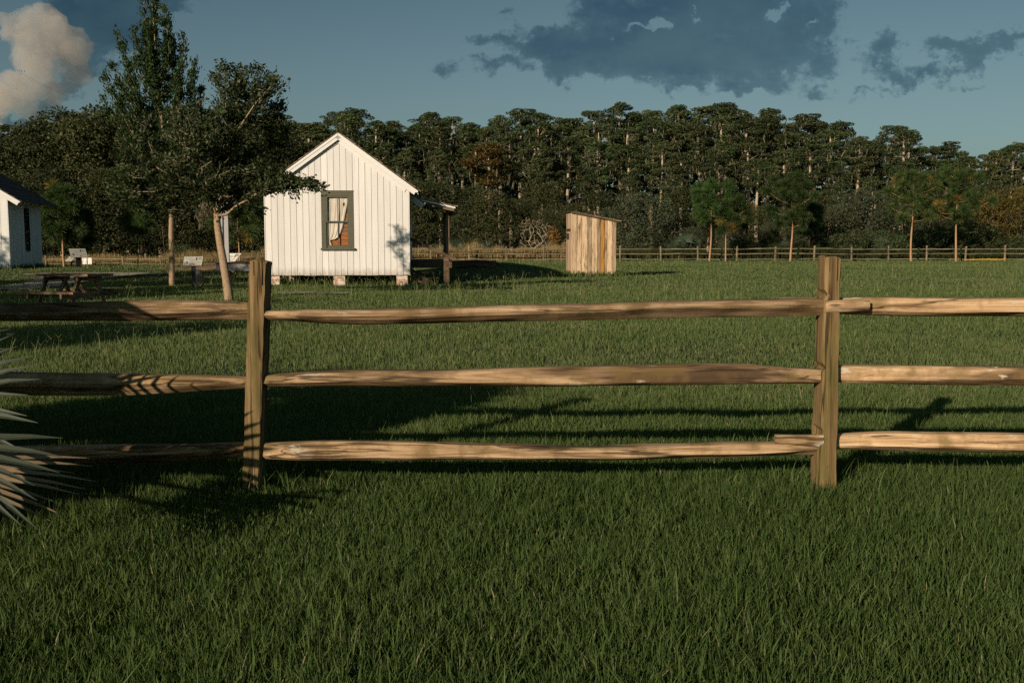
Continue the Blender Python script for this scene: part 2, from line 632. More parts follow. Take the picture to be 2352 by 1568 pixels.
M['oak_bark'] = bark_mat('oak_bark', (0.36, 0.25, 0.15), (0.17, 0.12, 0.075), (0.48, 0.35, 0.22), (14, 14, 8))
M['pine_bark'] = bark_mat('pine_bark', (0.42, 0.24, 0.13), (0.17, 0.085, 0.045), (0.54, 0.35, 0.22), (7, 7, 5))
M['cypress_bark'] = bark_mat('cypress_bark', (0.42, 0.33, 0.225), (0.22, 0.16, 0.10), (0.54, 0.43, 0.30), (3, 3, 0.6))
M['dark_bark'] = bark_mat('dark_bark', (0.10, 0.075, 0.05), (0.05, 0.035, 0.02), (0.16, 0.12, 0.08), (4, 4, 2))
M['oak_leaf'] = leaf_mat('oak_leaf', [(0, (0.017, 0.029, 0.01)), (0.6, (0.04, 0.056, 0.019)), (1, (0.095, 0.1, 0.04))], 0.18, 0.5, 0.22, vary=False)
M['tall_leaf'] = leaf_mat('tall_leaf', [(0, (0.017, 0.036, 0.01)), (0.6, (0.036, 0.064, 0.019)), (1, (0.075, 0.1, 0.034))], 0.28, 0.6, 0.15, vary=False)
M['cypress_leaf'] = leaf_mat('cypress_leaf', [(0, (0.026, 0.04, 0.014)), (0.55, (0.068, 0.086, 0.033)), (1, (0.135, 0.145, 0.06))], 0.2, 0.8, 0.1)
M['rust_leaf'] = leaf_mat('rust_leaf', [(0, (0.05, 0.036, 0.010)), (0.6, (0.09, 0.062, 0.016)), (1, (0.13, 0.085, 0.022))], 0.25, 0.8, 0.1)
M['wood_leaf'] = leaf_mat('wood_leaf', [(0, (0.022, 0.028, 0.01)), (0.55, (0.054, 0.06, 0.022)), (1, (0.11, 0.105, 0.042))], 0.2, 0.7, 0.15)
M['bush_leaf'] = leaf_mat('bush_leaf', [(0, (0.026, 0.036, 0.017)), (0.55, (0.056, 0.066, 0.032)), (1, (0.1, 0.105, 0.054))], 0.2, 0.7, 0.2)
M['gold_leaf'] = leaf_mat('gold_leaf', [(0, (0.05, 0.042, 0.012)), (0.6, (0.11, 0.085, 0.02)), (1, (0.17, 0.12, 0.03))], 0.25, 0.7, 0.1)
M['shrub_leaf'] = leaf_mat('shrub_leaf', [(0, (0.034, 0.05, 0.016)), (0.6, (0.07, 0.09, 0.032)), (1, (0.115, 0.13, 0.055))], 0.25, 0.65, 0.2)
M['needle'] = leaf_mat('pine_needle', [(0, (0.028, 0.052, 0.013)), (0.7, (0.064, 0.096, 0.024)), (0.9, (0.11, 0.115, 0.032)), (1, (0.3, 0.18, 0.04))], 0.25, 0.5, 0.25)
M['moss'] = leaf_mat('hanging_moss', [(0, (0.12, 0.105, 0.075)), (1, (0.22, 0.19, 0.13))], 0.3, 0.95, 0.05, vary=False)
M['palm'] = leaf_mat('palm_frond', [(0, (0.04, 0.052, 0.034)), (0.7, (0.07, 0.082, 0.054)), (1, (0.11, 0.108, 0.072))], 0.18, 0.55, 0.2, vary=False)
M['dead_palm'] = leaf_mat('dead_palm_frond', [(0, (0.20, 0.15, 0.09)), (1, (0.34, 0.25, 0.15))], 0.15, 0.8, 0.1, vary=False)
M['palmetto'] = leaf_mat('palmetto_frond', [(0, (0.035, 0.055, 0.030)), (1, (0.085, 0.105, 0.060))], 0.2, 0.5, 0.3)
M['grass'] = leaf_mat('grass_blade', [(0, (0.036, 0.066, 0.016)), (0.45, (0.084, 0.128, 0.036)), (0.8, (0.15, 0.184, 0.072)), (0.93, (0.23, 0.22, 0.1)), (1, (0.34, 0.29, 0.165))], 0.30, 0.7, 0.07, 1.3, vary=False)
M['dry_grass'] = leaf_mat('dry_grass', [(0, (0.09, 0.085, 0.032)), (0.4, (0.27, 0.19, 0.085)), (1, (0.5, 0.36, 0.19))], 0.3, 0.8, 0.1)
M['reed'] = leaf_mat('green_reed', [(0, (0.025, 0.042, 0.014)), (1, (0.06, 0.08, 0.028))], 0.25, 0.7, 0.1)

m, nt, b = new_mat('glass')
tr = nt.nodes.new('ShaderNodeBsdfTransparent')
gl = nt.nodes.new('ShaderNodeBsdfGlossy')
gl.inputs['Roughness'].default_value = 0.02
mx = nt.nodes.new('ShaderNodeMixShader')
mx.inputs[0].default_value = 0.06
nt.links.new(tr.outputs[0], mx.inputs[1])
nt.links.new(gl.outputs[0], mx.inputs[2])
nt.links.new(mx.outputs[0], nt.nodes['Material Output'].inputs[0])
M['glass'] = m

m, nt, b = new_mat('soil_and_thatch')
v = coords(nt, (1, 1, 1))
n1 = tex_noise(nt, v, 0.35, 6, 0.6)
n2 = tex_noise(nt, v, 9, 8, 0.7)
c = ramp(nt, n2, [(0.3, (0.012, 0.018, 0.006)), (0.55, (0.030, 0.042, 0.013)), (0.75, (0.055, 0.062, 0.022))])
c = mixc(nt, ramp(nt, n1, [(0.4, (0, 0, 0)), (0.7, (0.5, 0.5, 0.5))]), c, (0.045, 0.046, 0.018))
nt.links.new(c, b.inputs['Base Color'])
b.inputs['Roughness'].default_value = 0.95
bump(nt, b, n2, 0.6, 0.05)
M['soil'] = m

m, nt, b = new_mat('pale_gravel')
v = coords(nt, (1, 1, 1))
n2 = tex_noise(nt, v, 22, 6, 0.75)
c = ramp(nt, n2, [(0.3, (0.12, 0.10, 0.065)), (0.5, (0.33, 0.28, 0.20)), (0.7, (0.50, 0.43, 0.32))])
nt.links.new(c, b.inputs['Base Color'])
b.inputs['Roughness'].default_value = 0.95
bump(nt, b, n2, 1.0, 0.03)
M['gravel'] = m

m, nt, b = new_mat('whitewashed_brick')
t = nt.nodes.new('ShaderNodeTexCoord')
sx = nt.nodes.new('ShaderNodeSeparateXYZ')
nt.links.new(t.outputs['Object'], sx.inputs[0])
ad = nt.nodes.new('ShaderNodeMath')
nt.links.new(sx.outputs[0], ad.inputs[0])
nt.links.new(sx.outputs[1], ad.inputs[1])
cb = nt.nodes.new('ShaderNodeCombineXYZ')
nt.links.new(ad.outputs[0], cb.inputs[0])
nt.links.new(sx.outputs[2], cb.inputs[1])
br = nt.nodes.new('ShaderNodeTexBrick')
br.inputs['Scale'].default_value = 1.0
br.inputs['Brick Width'].default_value = 0.2
br.inputs['Row Height'].default_value = 0.068
br.inputs['Mortar Size'].default_value = 0.008
br.inputs['Color1'].default_value = (0.42, 0.16, 0.07, 1)
br.inputs['Color2'].default_value = (0.50, 0.22, 0.10, 1)
br.inputs['Mortar'].default_value = (0.55, 0.47, 0.38, 1)
nt.links.new(cb.outputs[0], br.inputs['Vector'])
n = tex_noise(nt, coords(nt, (7, 7, 11)), 1.0, 6, 0.65)
c = mixc(nt, ramp(nt, n, [(0.44, (0, 0, 0)), (0.56, (0.95, 0.95, 0.95))]), br.outputs['Color'], (0.66, 0.60, 0.53))
nt.links.new(c, b.inputs['Base Color'])
b.inputs['Roughness'].default_value = 0.9
M['brick'] = m

# sign faces: paper tone, lines of text, small pictures
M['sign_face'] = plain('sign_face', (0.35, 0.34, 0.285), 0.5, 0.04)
M['sign_white'] = plain('sign_white', (0.72, 0.68, 0.60), 0.5, 0.04)
M['ink'] = plain('ink', (0.06, 0.06, 0.055), 0.6)
M['grey_ink'] = plain('grey_ink', (0.28, 0.27, 0.235), 0.6)
M['red_ink'] = plain('red_ink', (0.33, 0.06, 0.045), 0.6)
M['green_ink'] = plain('green_ink', (0.17, 0.19, 0.15), 0.6)

#--SECTIONS--
# ------------------------------------------------------------------ ground, paths, grass
def sheet(name, xs, ys, m, lift=0.0, kind='structure'):
    X, Y = np.meshgrid(xs, ys)
    Z = ground(X, Y) + lift
    V = np.stack([X, Y, Z], -1).reshape(-1, 3)
    nx, ny = len(xs), len(ys)
    i = (np.arange(ny - 1)[:, None] * nx + np.arange(nx - 1)[None, :]).ravel()
    faces = np.stack([i, i + 1, i + nx + 1, i + nx], -1)
    mb = MB()
    mb.add(V, faces.tolist())
    o = mb.build(name, m, smooth=True)
    return tag(o, kind=kind)


xs = np.concatenate([[-4000, -1500, -600, -250, -150, -100], np.arange(-76, 76.1, 1.3), [100, 150, 250, 600, 1500, 4000]])
ys = np.concatenate([[-600, -200, -80, -40, -20, -8], np.arange(-2, 92, 1.1), [96, 105, 120, 150, 200, 300, 600, 1500, 5000]])
sheet('ground', xs, ys, M['soil'])


def ground_poly(name, pts, lift=0.02, n=26):
    """A sheet lying on the ground inside a measured outline (a closed path on the ground)."""
    pts = [G(*p)[:2] for p in pts]
    return pts


PATH_PTS = [(55, 655), (92, 641), (50, 632), (150, 629), (345, 629.5), (390, 631.5), (330, 634), (255, 640), (195, 650), (140, 662), (60, 669), (-30, 672), (-30, 666)]
path_xy = np.array([G(*p)[:2] for p in PATH_PTS])
STRIP_PTS = [(640, 675.2), (720, 674.6), (800, 675.5), (800, 678.5), (720, 679), (640, 678)]
strip_xy = np.array([G(*p)[:2] for p in STRIP_PTS])


def inside(poly, x, y):
    r = np.zeros(np.shape(x), bool)
    n = len(poly)
    for i in range(n):
        x1, y1 = poly[i]
        x2, y2 = poly[(i + 1) % n]
        c = ((y1 > y) != (y2 > y)) & (x < (x2 - x1) * (y - y1) / (y2 - y1 + 1e-12) + x1)
        r ^= c
    return r


def lay(name, poly, lift, kind):
    x0, y0 = poly.min(0)
    x1, y1 = poly.max(0)
    st = 0.25
    gx, gy = np.arange(x0, x1 + st, st), np.arange(y0, y1 + st, st)
    mb = MB()
    X, Y = np.meshgrid(gx, gy)
    V = np.stack([X, Y, ground(X, Y) + lift + 0.01 * np.sin(X * 9) * np.sin(Y * 7)], -1).reshape(-1, 3)
    keep = inside(poly, X + st / 2, Y + st / 2)
    nx = len(gx)
    fs = []
    for j in range(len(gy) - 1):
        for i in range(nx - 1):
            if keep[j, i]:
                a = j * nx + i
                fs.append((a, a + 1, a + nx + 1, a + nx))
    mb.add(V, fs)
    o = mb.build(name, M['gravel'], smooth=True)
    tag(o, kind=kind)
    return o


lay('path', path_xy, 0.06, 'structure')
lay('path', strip_xy, 0.06, 'structure')


def blade_field(N, x, y, length, width, lean, var, segs=2, base=None, face=None):
    """Blades of grass as narrow folded leaves; returns the corner array and the per-face values."""
    z = ground(x, y) - 0.01 if base is None else base
    az = rng.uniform(0, 2 * np.pi, N)
    ld = rng.uniform(0, 2 * np.pi, N) if face is None else face
    wx, wy = np.cos(az) * width / 2, np.sin(az) * width / 2
    l1x, l1y = np.cos(ld) * lean * length, np.sin(ld) * lean * length
    h = length * np.sqrt(np.maximum(1 - lean ** 2, 0.05))
    p0 = np.stack([x, y, z], -1)
    wv = np.stack([wx, wy, np.zeros(N)], -1)
    mid = p0 + np.stack([l1x * 0.32, l1y * 0.32, h * 0.58], -1)
    tip = p0 + np.stack([l1x, l1y, h], -1)
    if segs == 2:
        a = np.stack([p0 - wv, p0 + wv, mid + wv * 0.85, mid - wv * 0.85], 1)
        b = np.stack([mid - wv * 0.85, mid + wv * 0.85, tip + wv * 0.12, tip - wv * 0.12], 1)
        V = np.concatenate([a, b], 0)
        return V, np.concatenate([var, var])
    a = np.stack([p0 - wv, p0 + wv, tip + wv * 0.25, tip - wv * 0.25], 1)
    return a, var


def fbm2(x, y, s, seed):
    r = np.random.default_rng(seed)
    o = np.zeros_like(x)
    a = 1.0
    for k in range(4):
        for _ in range(3):
            t = r.uniform(0, 2 * np.pi)
            ph = r.uniform(0, 2 * np.pi)
            o += a * np.sin((x * np.cos(t) + y * np.sin(t)) * s + ph)
        s *= 2.1
        a *= 0.6
    return o / 4.0


HX = []          # footprints kept free of grass (filled below)


def sample_grass(N, d0, d1, expo):
    """Ground points spread so that the blades stay evenly dense in view."""
    u = rng.uniform(0, 1, N)
    k = 2 - expo
    D = (d0 ** k + u * (d1 ** k - d0 ** k)) ** (1 / k)
    X = rng.uniform(-1, 1, N) * (0.58 * D + 2.4)
    return X, D


def lawn():
    parts, vs = [], []
    for N, d0, d1, ex, segs in ((640000, 1.7, 9.0, 1.25, 2), (440000, 9.0, 30.0, 1.42, 1), (310000, 30.0, 83.0, 1.42, 1)):
        x, y = sample_grass(N, d0, d1, ex)
        keep = ~inside(path_xy, x, y) & ~inside(strip_xy, x, y)
        edge = rng.uniform(0, 1, N) < 0.03
        keep |= edge
        for poly in HX:
            keep &= ~inside(poly, x, y)
        x, y = x[keep], y[keep]
        n = len(x)
        tuft = fbm2(x, y, 1.1, 3) + 0.7 * fbm2(x, y, 5.0, 4)
        ln = (0.076 + 0.030 * np.clip(tuft, -1, 1.6)) * rng.uniform(0.55, 1.35, n)
        ln *= np.where(rng.uniform(0, 1, n) < 0.02, 1.7, 1.0)
        w = np.maximum(0.0052, 0.00085 * y) * rng.uniform(0.7, 1.3, n)
        ln *= 1 - 0.22 * sstep(y, 5.6, 7.5)
        lean = np.clip(rng.normal(0.34, 0.2, n), 0.02, 0.9)
        dirn = rng.uniform(0, 2 * np.pi, n)
        var = np.clip(0.36 + 0.24 * sstep(y, 5.4, 9.0) + 0.12 * fbm2(x * 0.5, y, 0.35, 9) + 0.07 * fbm2(x, y, 2.2, 12) + rng.normal(0, 0.17, n), 0, 0.92)  # paler past the fence: mown turf plus light falloff put into blade colour
        straw = rng.uniform(0, 1, n) < 0.012
        var[straw] = rng.uniform(0.92, 1.0, straw.sum())
        V, vv = blade_field(n, x, y, ln, w, lean, var, segs, None, dirn)
        parts.append(V)
        vs.append(vv)
    # taller seed stalks standing out of the lawn, forked at the tip
    for N, d0, d1, lo, hi in ((260, 3.4, 9.0, 0.16, 0.34), (1800, 9, 17, 0.14, 0.26), (3200, 17.0, 34.0, 0.2, 0.42), (3600, 34, 80, 0.18, 0.36)):
        x, y = sample_grass(N, d0, d1, 0.9)
        keep = fbm2(x, y, 0.6, 21) > (-0.1 if d0 > 15 else 0.1)
        keep &= ~inside(path_xy, x, y)
        for poly in HX:
            keep &= ~inside(poly, x, y)
        x, y = x[keep], y[keep]
        n = len(x)
        ln = rng.uniform(lo, hi, n)
        ld = rng.uniform(0, 2 * np.pi, n)
        lean = np.clip(rng.normal(0.2, 0.12, n), 0, 0.6)
        wd = np.maximum(0.004, 0.0006 * y)
        var = np.clip(rng.normal(0.78, 0.1, n), 0.4, 0.98)
        V, vv = blade_field(n, x, y, ln, wd, lean, var, 1, None, ld)
        parts.append(V)
        vs.append(vv)
        tx, ty = x + np.cos(ld) * lean * ln, y + np.sin(ld) * lean * ln
        tz = ground(x, y) + ln * np.sqrt(1 - lean ** 2) - 0.02
        for s in (-1, 1):
            V, vv = blade_field(n, tx, ty, ln * 0.28, wd, np.full(n, 0.6), var, 1, tz, ld + s * 1.5)
            parts.append(V)
            vs.append(vv)
    # uncut tufts round the fence posts and along the foot of the buildings
    spots = [(-1.33, 5.17, 0.15, 90), (1.60, 5.17, 0.15, 90)]
    for poly in HX:
        for k in range(4):
            a, b_ = poly[k], poly[(k + 1) % 4]
            for f in np.linspace(0, 1, 26):
                q = a + (b_ - a) * f
                spots.append((q[0], q[1], 0.22, 22))
    for sx_, sy_, sp_, n in spots:
        x, y = sx_ + rng.normal(0, sp_, n), sy_ + rng.normal(0, sp_, n)
        far_ = sy_ > 15
        ln = rng.uniform(0.12, 0.28, n) * (1.1 if far_ else 0.7)
        V, vv = blade_field(n, x, y, ln, np.full(n, max(0.006, 0.0007 * sy_)), np.clip(rng.normal(0.35, 0.2, n), 0, 0.8), np.clip(rng.normal(0.5, 0.18, n), 0, 0.95), 2)
        parts.append(V)
        vs.append(vv)
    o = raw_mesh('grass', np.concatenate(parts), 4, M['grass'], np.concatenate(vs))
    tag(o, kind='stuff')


def leaf_quads(centres, sizes, aspect=0.5, up_bias=0.0, dirs=None, fold=0.0):
    """Diamond leaves at the centres: corner array (n, 4, 3)."""
    n = len(centres)
    d = rng.normal(0, 1, (n, 3)) if dirs is None else dirs + rng.normal(0, 0.35, (n, 3))
    d /= np.linalg.norm(d, axis=1)[:, None] + 1e-9
    r = rng.normal(0, 1, (n, 3))
    r[:, 2] += up_bias
    s = np.cross(d, r)
    s /= np.linalg.norm(s, axis=1)[:, None] + 1e-9
    L = sizes[:, None]
    a = centres - d * L * 0.5
    t = centres + d * L * 0.5
    q = s * L * aspect * 0.5
    return np.stack([a, centres - q, t, centres + q], 1)


class Skel:
    """A branching skeleton grown from a trunk to many twig ends."""

    def __init__(self, trunk):
        t = np.asarray(trunk, float)
        self.p = [t[0][:3]]
        self.par = [-1]
        self.fix = [t[0][3]]
        for a, b in zip(t[:-1], t[1:]):
            k = max(2, int(np.linalg.norm(b[:3] - a[:3]) / 0.35))
            for i in range(1, k + 1):
                q = a + (b - a) * i / k
                self.p.append(q[:3])
                self.par.append(len(self.p) - 2)
                self.fix.append(q[3])
        self.tips = []

    def limb(self, pts, start=None):
        """A limb through given points, starting at the skeleton node nearest the first one."""
        P_ = np.array(self.p)
        i = int(np.argmin(np.linalg.norm(P_ - np.asarray(pts[0])[:3], axis=1)))
        prev = self.p[i]
        for q in pts[1:]:
            q = np.asarray(q, float)
            k = max(2, int(np.linalg.norm(q[:3] - prev) / 0.35))
            for j in range(1, k + 1):
                self.p.append(prev + (q[:3] - prev) * j / k)
                self.par.append(i)
                self.fix.append(0)
                i = len(self.p) - 1
            prev = q[:3]

    def grow(self, targets, rise=0.35, seg=0.3, wob=0.12, zmin=None):
        P_ = np.array(self.p)
        T = np.asarray(targets, float)
        d0 = np.array([np.min(np.linalg.norm(P_ - t, axis=1)) for t in T])
        buf = np.zeros((len(self.p) + len(T) * 30, 3))
        n = len(self.p)
        buf[:n] = P_
        for j in np.argsort(d0):
            t = T[j]
            D = np.linalg.norm(buf[:n] - t, axis=1)
            cost = D + np.maximum(0, buf[:n, 2] - t[2] + rise * D) * 1.3
            if zmin is not None:
                cost = cost + np.where(buf[:n, 2] < zmin, 1e3, 0)
            i = int(np.argmin(cost))
            a = buf[i].copy()
            L = np.linalg.norm(t - a)
            k = min(28, max(1, int(L / seg)))
            off = rng.normal(0, wob * L * 0.35, 3)
            off[2] = abs(off[2]) * 0.6
            for s in range(1, k + 1):
                f = s / k
                q = a + (t - a) * f + off * math.sin(math.pi * f)
                buf[n] = q
                self.p.append(q)
                self.par.append(i)
                self.fix.append(0)
                i = n
                n += 1
            self.tips.append(i)

    def mesh(self, r_tip=0.008, power=0.5, sides=5, min_r=0.0, fixscale=1.0):
        n = len(self.p)
        cnt = np.zeros(n)
        ch = [[] for _ in range(n)]
        for i in range(n):
            if self.par[i] >= 0:
                ch[self.par[i]].append(i)
        for i in range(n - 1, -1, -1):
            if not ch[i]:
                cnt[i] = 1
            if self.par[i] >= 0:
                cnt[self.par[i]] += cnt[i]
        r = r_tip * cnt ** power
        fx = np.array(self.fix)
        r = np.where(fx > 0, fx * fixscale, r)
        for i in range(n):                     # a branch is never thicker than what bears it
            if self.par[i] >= 0:
                r[i] = min(r[i], r[self.par[i]] * 0.98)
        self.r = r
        mb = MB()
        used = set()
        for i in range(n):
            if self.par[i] >= 0 and i in used:
                continue
            if self.par[i] < 0:
                path = [i]
            else:
                path = [self.par[i], i]
            j = path[-1]
            used.add(j)
            while ch[j]:
                k = max(ch[j], key=lambda q: r[q])
                if k in used:
                    break
                path.append(k)
                used.add(k)
                j = k
            if len(path) < 2:
                continue
            pts = np.array([self.p[q] for q in path])
            rr = np.array([r[q] for q in path])
            if self.par[i] >= 0:
                rr[0] = min(rr[0], rr[1] * 1.15)
            rr = np.maximum(rr, min_r)
            if rr.max() < 0.002:
                continue
            sd = sides if rr.max() > 0.04 else (4 if rr.max() > 0.015 else 3)
            mb.tube(pts, rr, sd, 0.5, False)
        return mb

    def twig_points(self, per, spread, back=2, seed=0):
        """Points scattered round the outer part of every twig, with the twig's direction."""
        out, dr = [], []
        for t in self.tips:
            i = t
            seg = [self.p[i]]
            for _ in range(back):
                i = self.par[i]
                if i < 0:
                    break
                seg.append(self.p[i])
            seg = np.array(seg)
            f = rng.uniform(0, len(seg) - 1, per) if len(seg) > 1 else np.zeros(per)
            k = np.minimum(f.astype(int), len(seg) - 2) if len(seg) > 1 else np.zeros(per, int)
            base = seg[k] + (seg[np.minimum(k + 1, len(seg) - 1)] - seg[k]) * (f - k)[:, None]
            d = seg[0] - seg[-1]
            out.append(base + rng.normal(0, spread, (per, 3)))
            dr.append(np.repeat(d[None], per, 0))
        o, d = np.concatenate(out), np.concatenate(dr)
        d = d / (np.linalg.norm(d, axis=1)[:, None] + 1e-9)
        return o, d


def in_ellipsoids(lobes, n, shell=0.0):
    """n points spread through a set of ellipsoids (cx, cy, cz, rx, ry, rz)."""
    L = np.array(lobes, float)
    vol = L[:, 3] * L[:, 4] * L[:, 5]
    k = rng.choice(len(L), n, p=vol / vol.sum())
    d = rng.normal(0, 1, (n, 3))
    d /= np.linalg.norm(d, axis=1)[:, None]
    r = rng.uniform(shell, 1, n) ** (1 / 3)
    return L[k, :3] + d * r[:, None] * L[k, 3:]


def leaves(name, c, size, mat, parent, aspect=0.5, dirs=None, up=0.0, vmean=0.5, vsd=0.2):
    n = len(c)
    sz = size * rng.uniform(0.65, 1.35, n)
    return raw_mesh(name, leaf_quads(c, sz, aspect, up, dirs), 4, mat, np.clip(rng.normal(vmean, vsd, n), 0, 1), parent)


def copy_tree(src, label=None, group=None, loc=None, rz=None, sc=None):
    """A copy of a thing with copies of its parts and sub-parts (mesh data shared)."""
    def rec(o, par):
        c = o.copy()
        C.objects.link(c)
        if par is not None:
            c.parent = par
        for ch in kids.get(o.name, []):
            rec(ch, c)
        return c
    kids = {}
    for o in src.children_recursive:
        kids.setdefault(o.parent.name, []).append(o)
    r = rec(src, None)
    place(r, label, group, loc, rz, sc)
    return r


def place(r, label=None, group=None, loc=None, rz=None, sc=None):
    if label:
        r['label'] = label
    if group:
        r['group'] = group
    if loc is not None:
        r.location = [float(q) for q in loc]
    if rz is not None:
        r.rotation_euler = (0, 0, rz)
    if sc is not None:
        r.scale = sc if hasattr(sc, '__len__') else (sc, sc, sc)


# ------------------------------------------------------------------ cottage
PHI = math.radians(5.0)


class Frame:
    """A building's own axes: u along its front, v back into the picture, w up."""

    def __init__(self, origin, phi):
        self.o = np.asarray(origin, float)
        self.phi = phi
        self.eu = np.array((math.cos(phi), math.sin(phi), 0))
        self.ev = np.array((-math.sin(phi), math.cos(phi), 0))

    def uw(self, x, y, v=0.0):
        """Where the sight line of a measured point meets the upright plane at depth v: (u, w)."""
        d = ray(x, y)
        cpos = np.array((0, 0, CAM_H))
        t = np.dot(self.o + self.ev * v - cpos, self.ev) / np.dot(d, self.ev)
        p = cpos + d * t - self.o
        return float(np.dot(p, self.eu)), float(p[2])

    def foot(self, u0, u1, v0, v1, g=0.0):
        return np.array([(self.o + self.eu * a + self.ev * c)[:2] for a, c in ((u0 - g, v0 - g), (u1 + g, v0 - g), (u1 + g, v1 + g), (u0 - g, v1 + g))])


base = P(612, 655, 32.0)
hf = Frame((base[0], base[1], 0.0), PHI)
uL, wB = hf.uw(612, 632.5)
uR, _ = hf.uw(940.5, 631)
uA, wA = hf.uw(776, 303, -0.15)
_, w_eave_r = hf.uw(962, 437, -0.15)
ue_r, _ = hf.uw(962, 437, -0.15)
HL = 8.0                                                # length of the cottage
slope_r = (wA - w_eave_r) / (ue_r - uA)
uC = (uL + uR) / 2
hw = (uR - uL) / 2
cot = thing('white_cottage', 'white board sided cottage on brick piers with one curtained window', 'cottage', hf.o, PHI)
HX.append(hf.foot(uL, uR, 0.5, HL))


def roof_w(u):
    return wA - 0.07 - abs(u - uA) * slope_r


def wall_planks(mb, u0, u1, n, top, bottom, v, thick, hole=None, jit=0.004, gap=0.012):
    wd = (u1 - u0) / n
    for i in range(n):
        a, b = u0 + i * wd + gap / 2, u0 + (i + 1) * wd - gap / 2
        var = rng.uniform(0, 1)
        off = rng.uniform(-jit, jit)
        bo = bottom + rng.uniform(-0.012, 0.008)
        spans = [(bo, None)]
        if hole and b > hole[0] and a < hole[1]:
            spans = [(bo, hole[2]), (hole[3], None)]
            if a < hole[0] - 0.02 or b > hole[1] + 0.02:     # board that the opening cuts lengthwise
                c0, c1 = (a, hole[0]) if a < hole[0] else (hole[1], b)
                plank(mb, c0, c1, hole[2], hole[3], hole[3], v + off, thick, var)
        for lo, hi in spans:
            t0, t1 = (top(a), top(b)) if hi is None else (hi, hi)
            if a < uC < b and hi is None:
                plank(mb, a, uC, lo, t0, top(uC), v + off, thick, var)
                plank(mb, uC, b, lo, top(uC), t1, v + off, thick, var)
            else:
                plank(mb, a, b, lo, t0, t1, v + off, thick, var)


def plank(mb, a, b, lo, t0, t1, v, th, var):
    V = [(a, v - th, lo), (b, v - th, lo), (b, v, lo), (a, v, lo), (a, v - th, t0), (b, v - th, t1), (b, v, t1), (a, v, t0)]
    mb.add(V, [(0, 3, 2, 1), (4, 5, 6, 7), (0, 1, 5, 4), (1, 2, 6, 5), (2, 3, 7, 6), (3, 0, 4, 7)], var)


wx0, wz1 = hf.uw(737, 438.5)
wx1, wz0 = hf.uw(813.5, 574)
hole = (wx0 + 0.05, wx1 - 0.05, wz0 + 0.05, wz1 - 0.05)
mb = MB()
wall_planks(mb, uL, uR, 23, lambda u: min(roof_w(u) - 0.03, 9), wB, 0.0, 0.024, hole)
# backing, side walls and rear wall
for (a, b) in ((uL + 0.005, hole[0]), (hole[1], uR - 0.005)):
    plank(mb, a, b, wB + 0.01, roof_w(a) - 0.06, roof_w(b) - 0.06, 0.05, 0.046, 0.2)
plank(mb, hole[0], hole[1], wB + 0.01, hole[2], hole[2], 0.05, 0.046, 0.2)
plank(mb, hole[0], uC, hole[3], roof_w(hole[0]) - 0.06, roof_w(uC) - 0.06, 0.05, 0.046, 0.2)
plank(mb, uC, hole[1], hole[3], roof_w(uC) - 0.06, roof_w(hole[1]) - 0.06, 0.05, 0.046, 0.2)
for s, u in ((-1, uL), (1, uR)):
    for k in range(30):
        v0 = 0.06 + k * (HL - 0.1) / 30
        a = u - 0.03 if s > 0 else u
        mb.box((a, v0, wB), (a + 0.03, v0 + (HL - 0.1) / 30 - 0.01, roof_w(u) - 0.05), rng.uniform(0, 1))
mb.box((uL, HL - 0.05, wB), (uR, HL, roof_w(uL) - 0.06), 0.4)
mb.build('wall', M['white'], cot)
mb = MB()
mb.box((uL + 0.04, 0.06, wB + 0.05), (uR - 0.04, HL - 0.06, wB + 0.12), 0.4)
mb.build('floor_deck', M['dark_wood'], cot)
# corner boards
mb = MB()
mb.box((uR - 0.001, -0.034, wB - 0.01), (uR + 0.022, 0.10, roof_w(uR) - 0.05), 0.7)
mb.build('corner_board', M['white'], cot)
mb = MB()
mb.box((uL - 0.022, -0.034, wB - 0.01), (uL + 0.001, 0.10, roof_w(uL) - 0.05), 0.7)
mb.build('corner_board', M['white'], cot)
# sill beam under the boards
mb = MB()
mb.box((uL + 0.03, 0.07, wB - 0.004), (uR - 0.03, 0.2, wB + 0.14), 0.5)
mb.build('sill_beam', M['dark_wood'], cot)


def gable_roof(parent, ua, wa, sl, uL_, uR_, v0, v1, mat, courses=15, thick=0.022, lift=0.0):
    """Two slopes of lapped shingle courses."""
    mb = MB()
    for s, ue in ((-1, uL_), (1, uR_)):
        run = abs(ue - ua)
        cl = run / courses
        for k in range(courses):
            r0, r1 = k * cl, (k + 1) * cl + 0.05
            n = 1
            for q in range(int((v1 - v0) / 0.16) + 1):
                va = v0 + q * 0.16 + rng.uniform(-0.004, 0.004)
                vb = min(va + 0.154, v1)
                jj = rng.uniform(-0.015, 0.02)
                z0, z1 = wa - r0 * sl, wa - (r1 + jj) * sl
                t0, t1 = 0.004, 0.030 + rng.uniform(0, 0.006)
                V = []
                for vv in (va, vb):
                    V += [(ua + s * r0, vv, z0), (ua + s * (r1 + jj), vv, z1), (ua + s * (r1 + jj), vv, z1 + t1), (ua + s * r0, vv, z0 + t0)]
                mb.add(V, [(0, 1, 2, 3), (7, 6, 5, 4), (0, 4, 5, 1), (1, 5, 6, 2), (2, 6, 7, 3), (3, 7, 4, 0)], rng.uniform(0, 1))
    return mb.build('roof', mat, parent)


ru0, ru1 = uA - (ue_r - uA), ue_r
roof = gable_roof(cot, uA, wA + 0.0, slope_r, ru0, ru1, -0.165, HL + 0.3, M['shingle'])
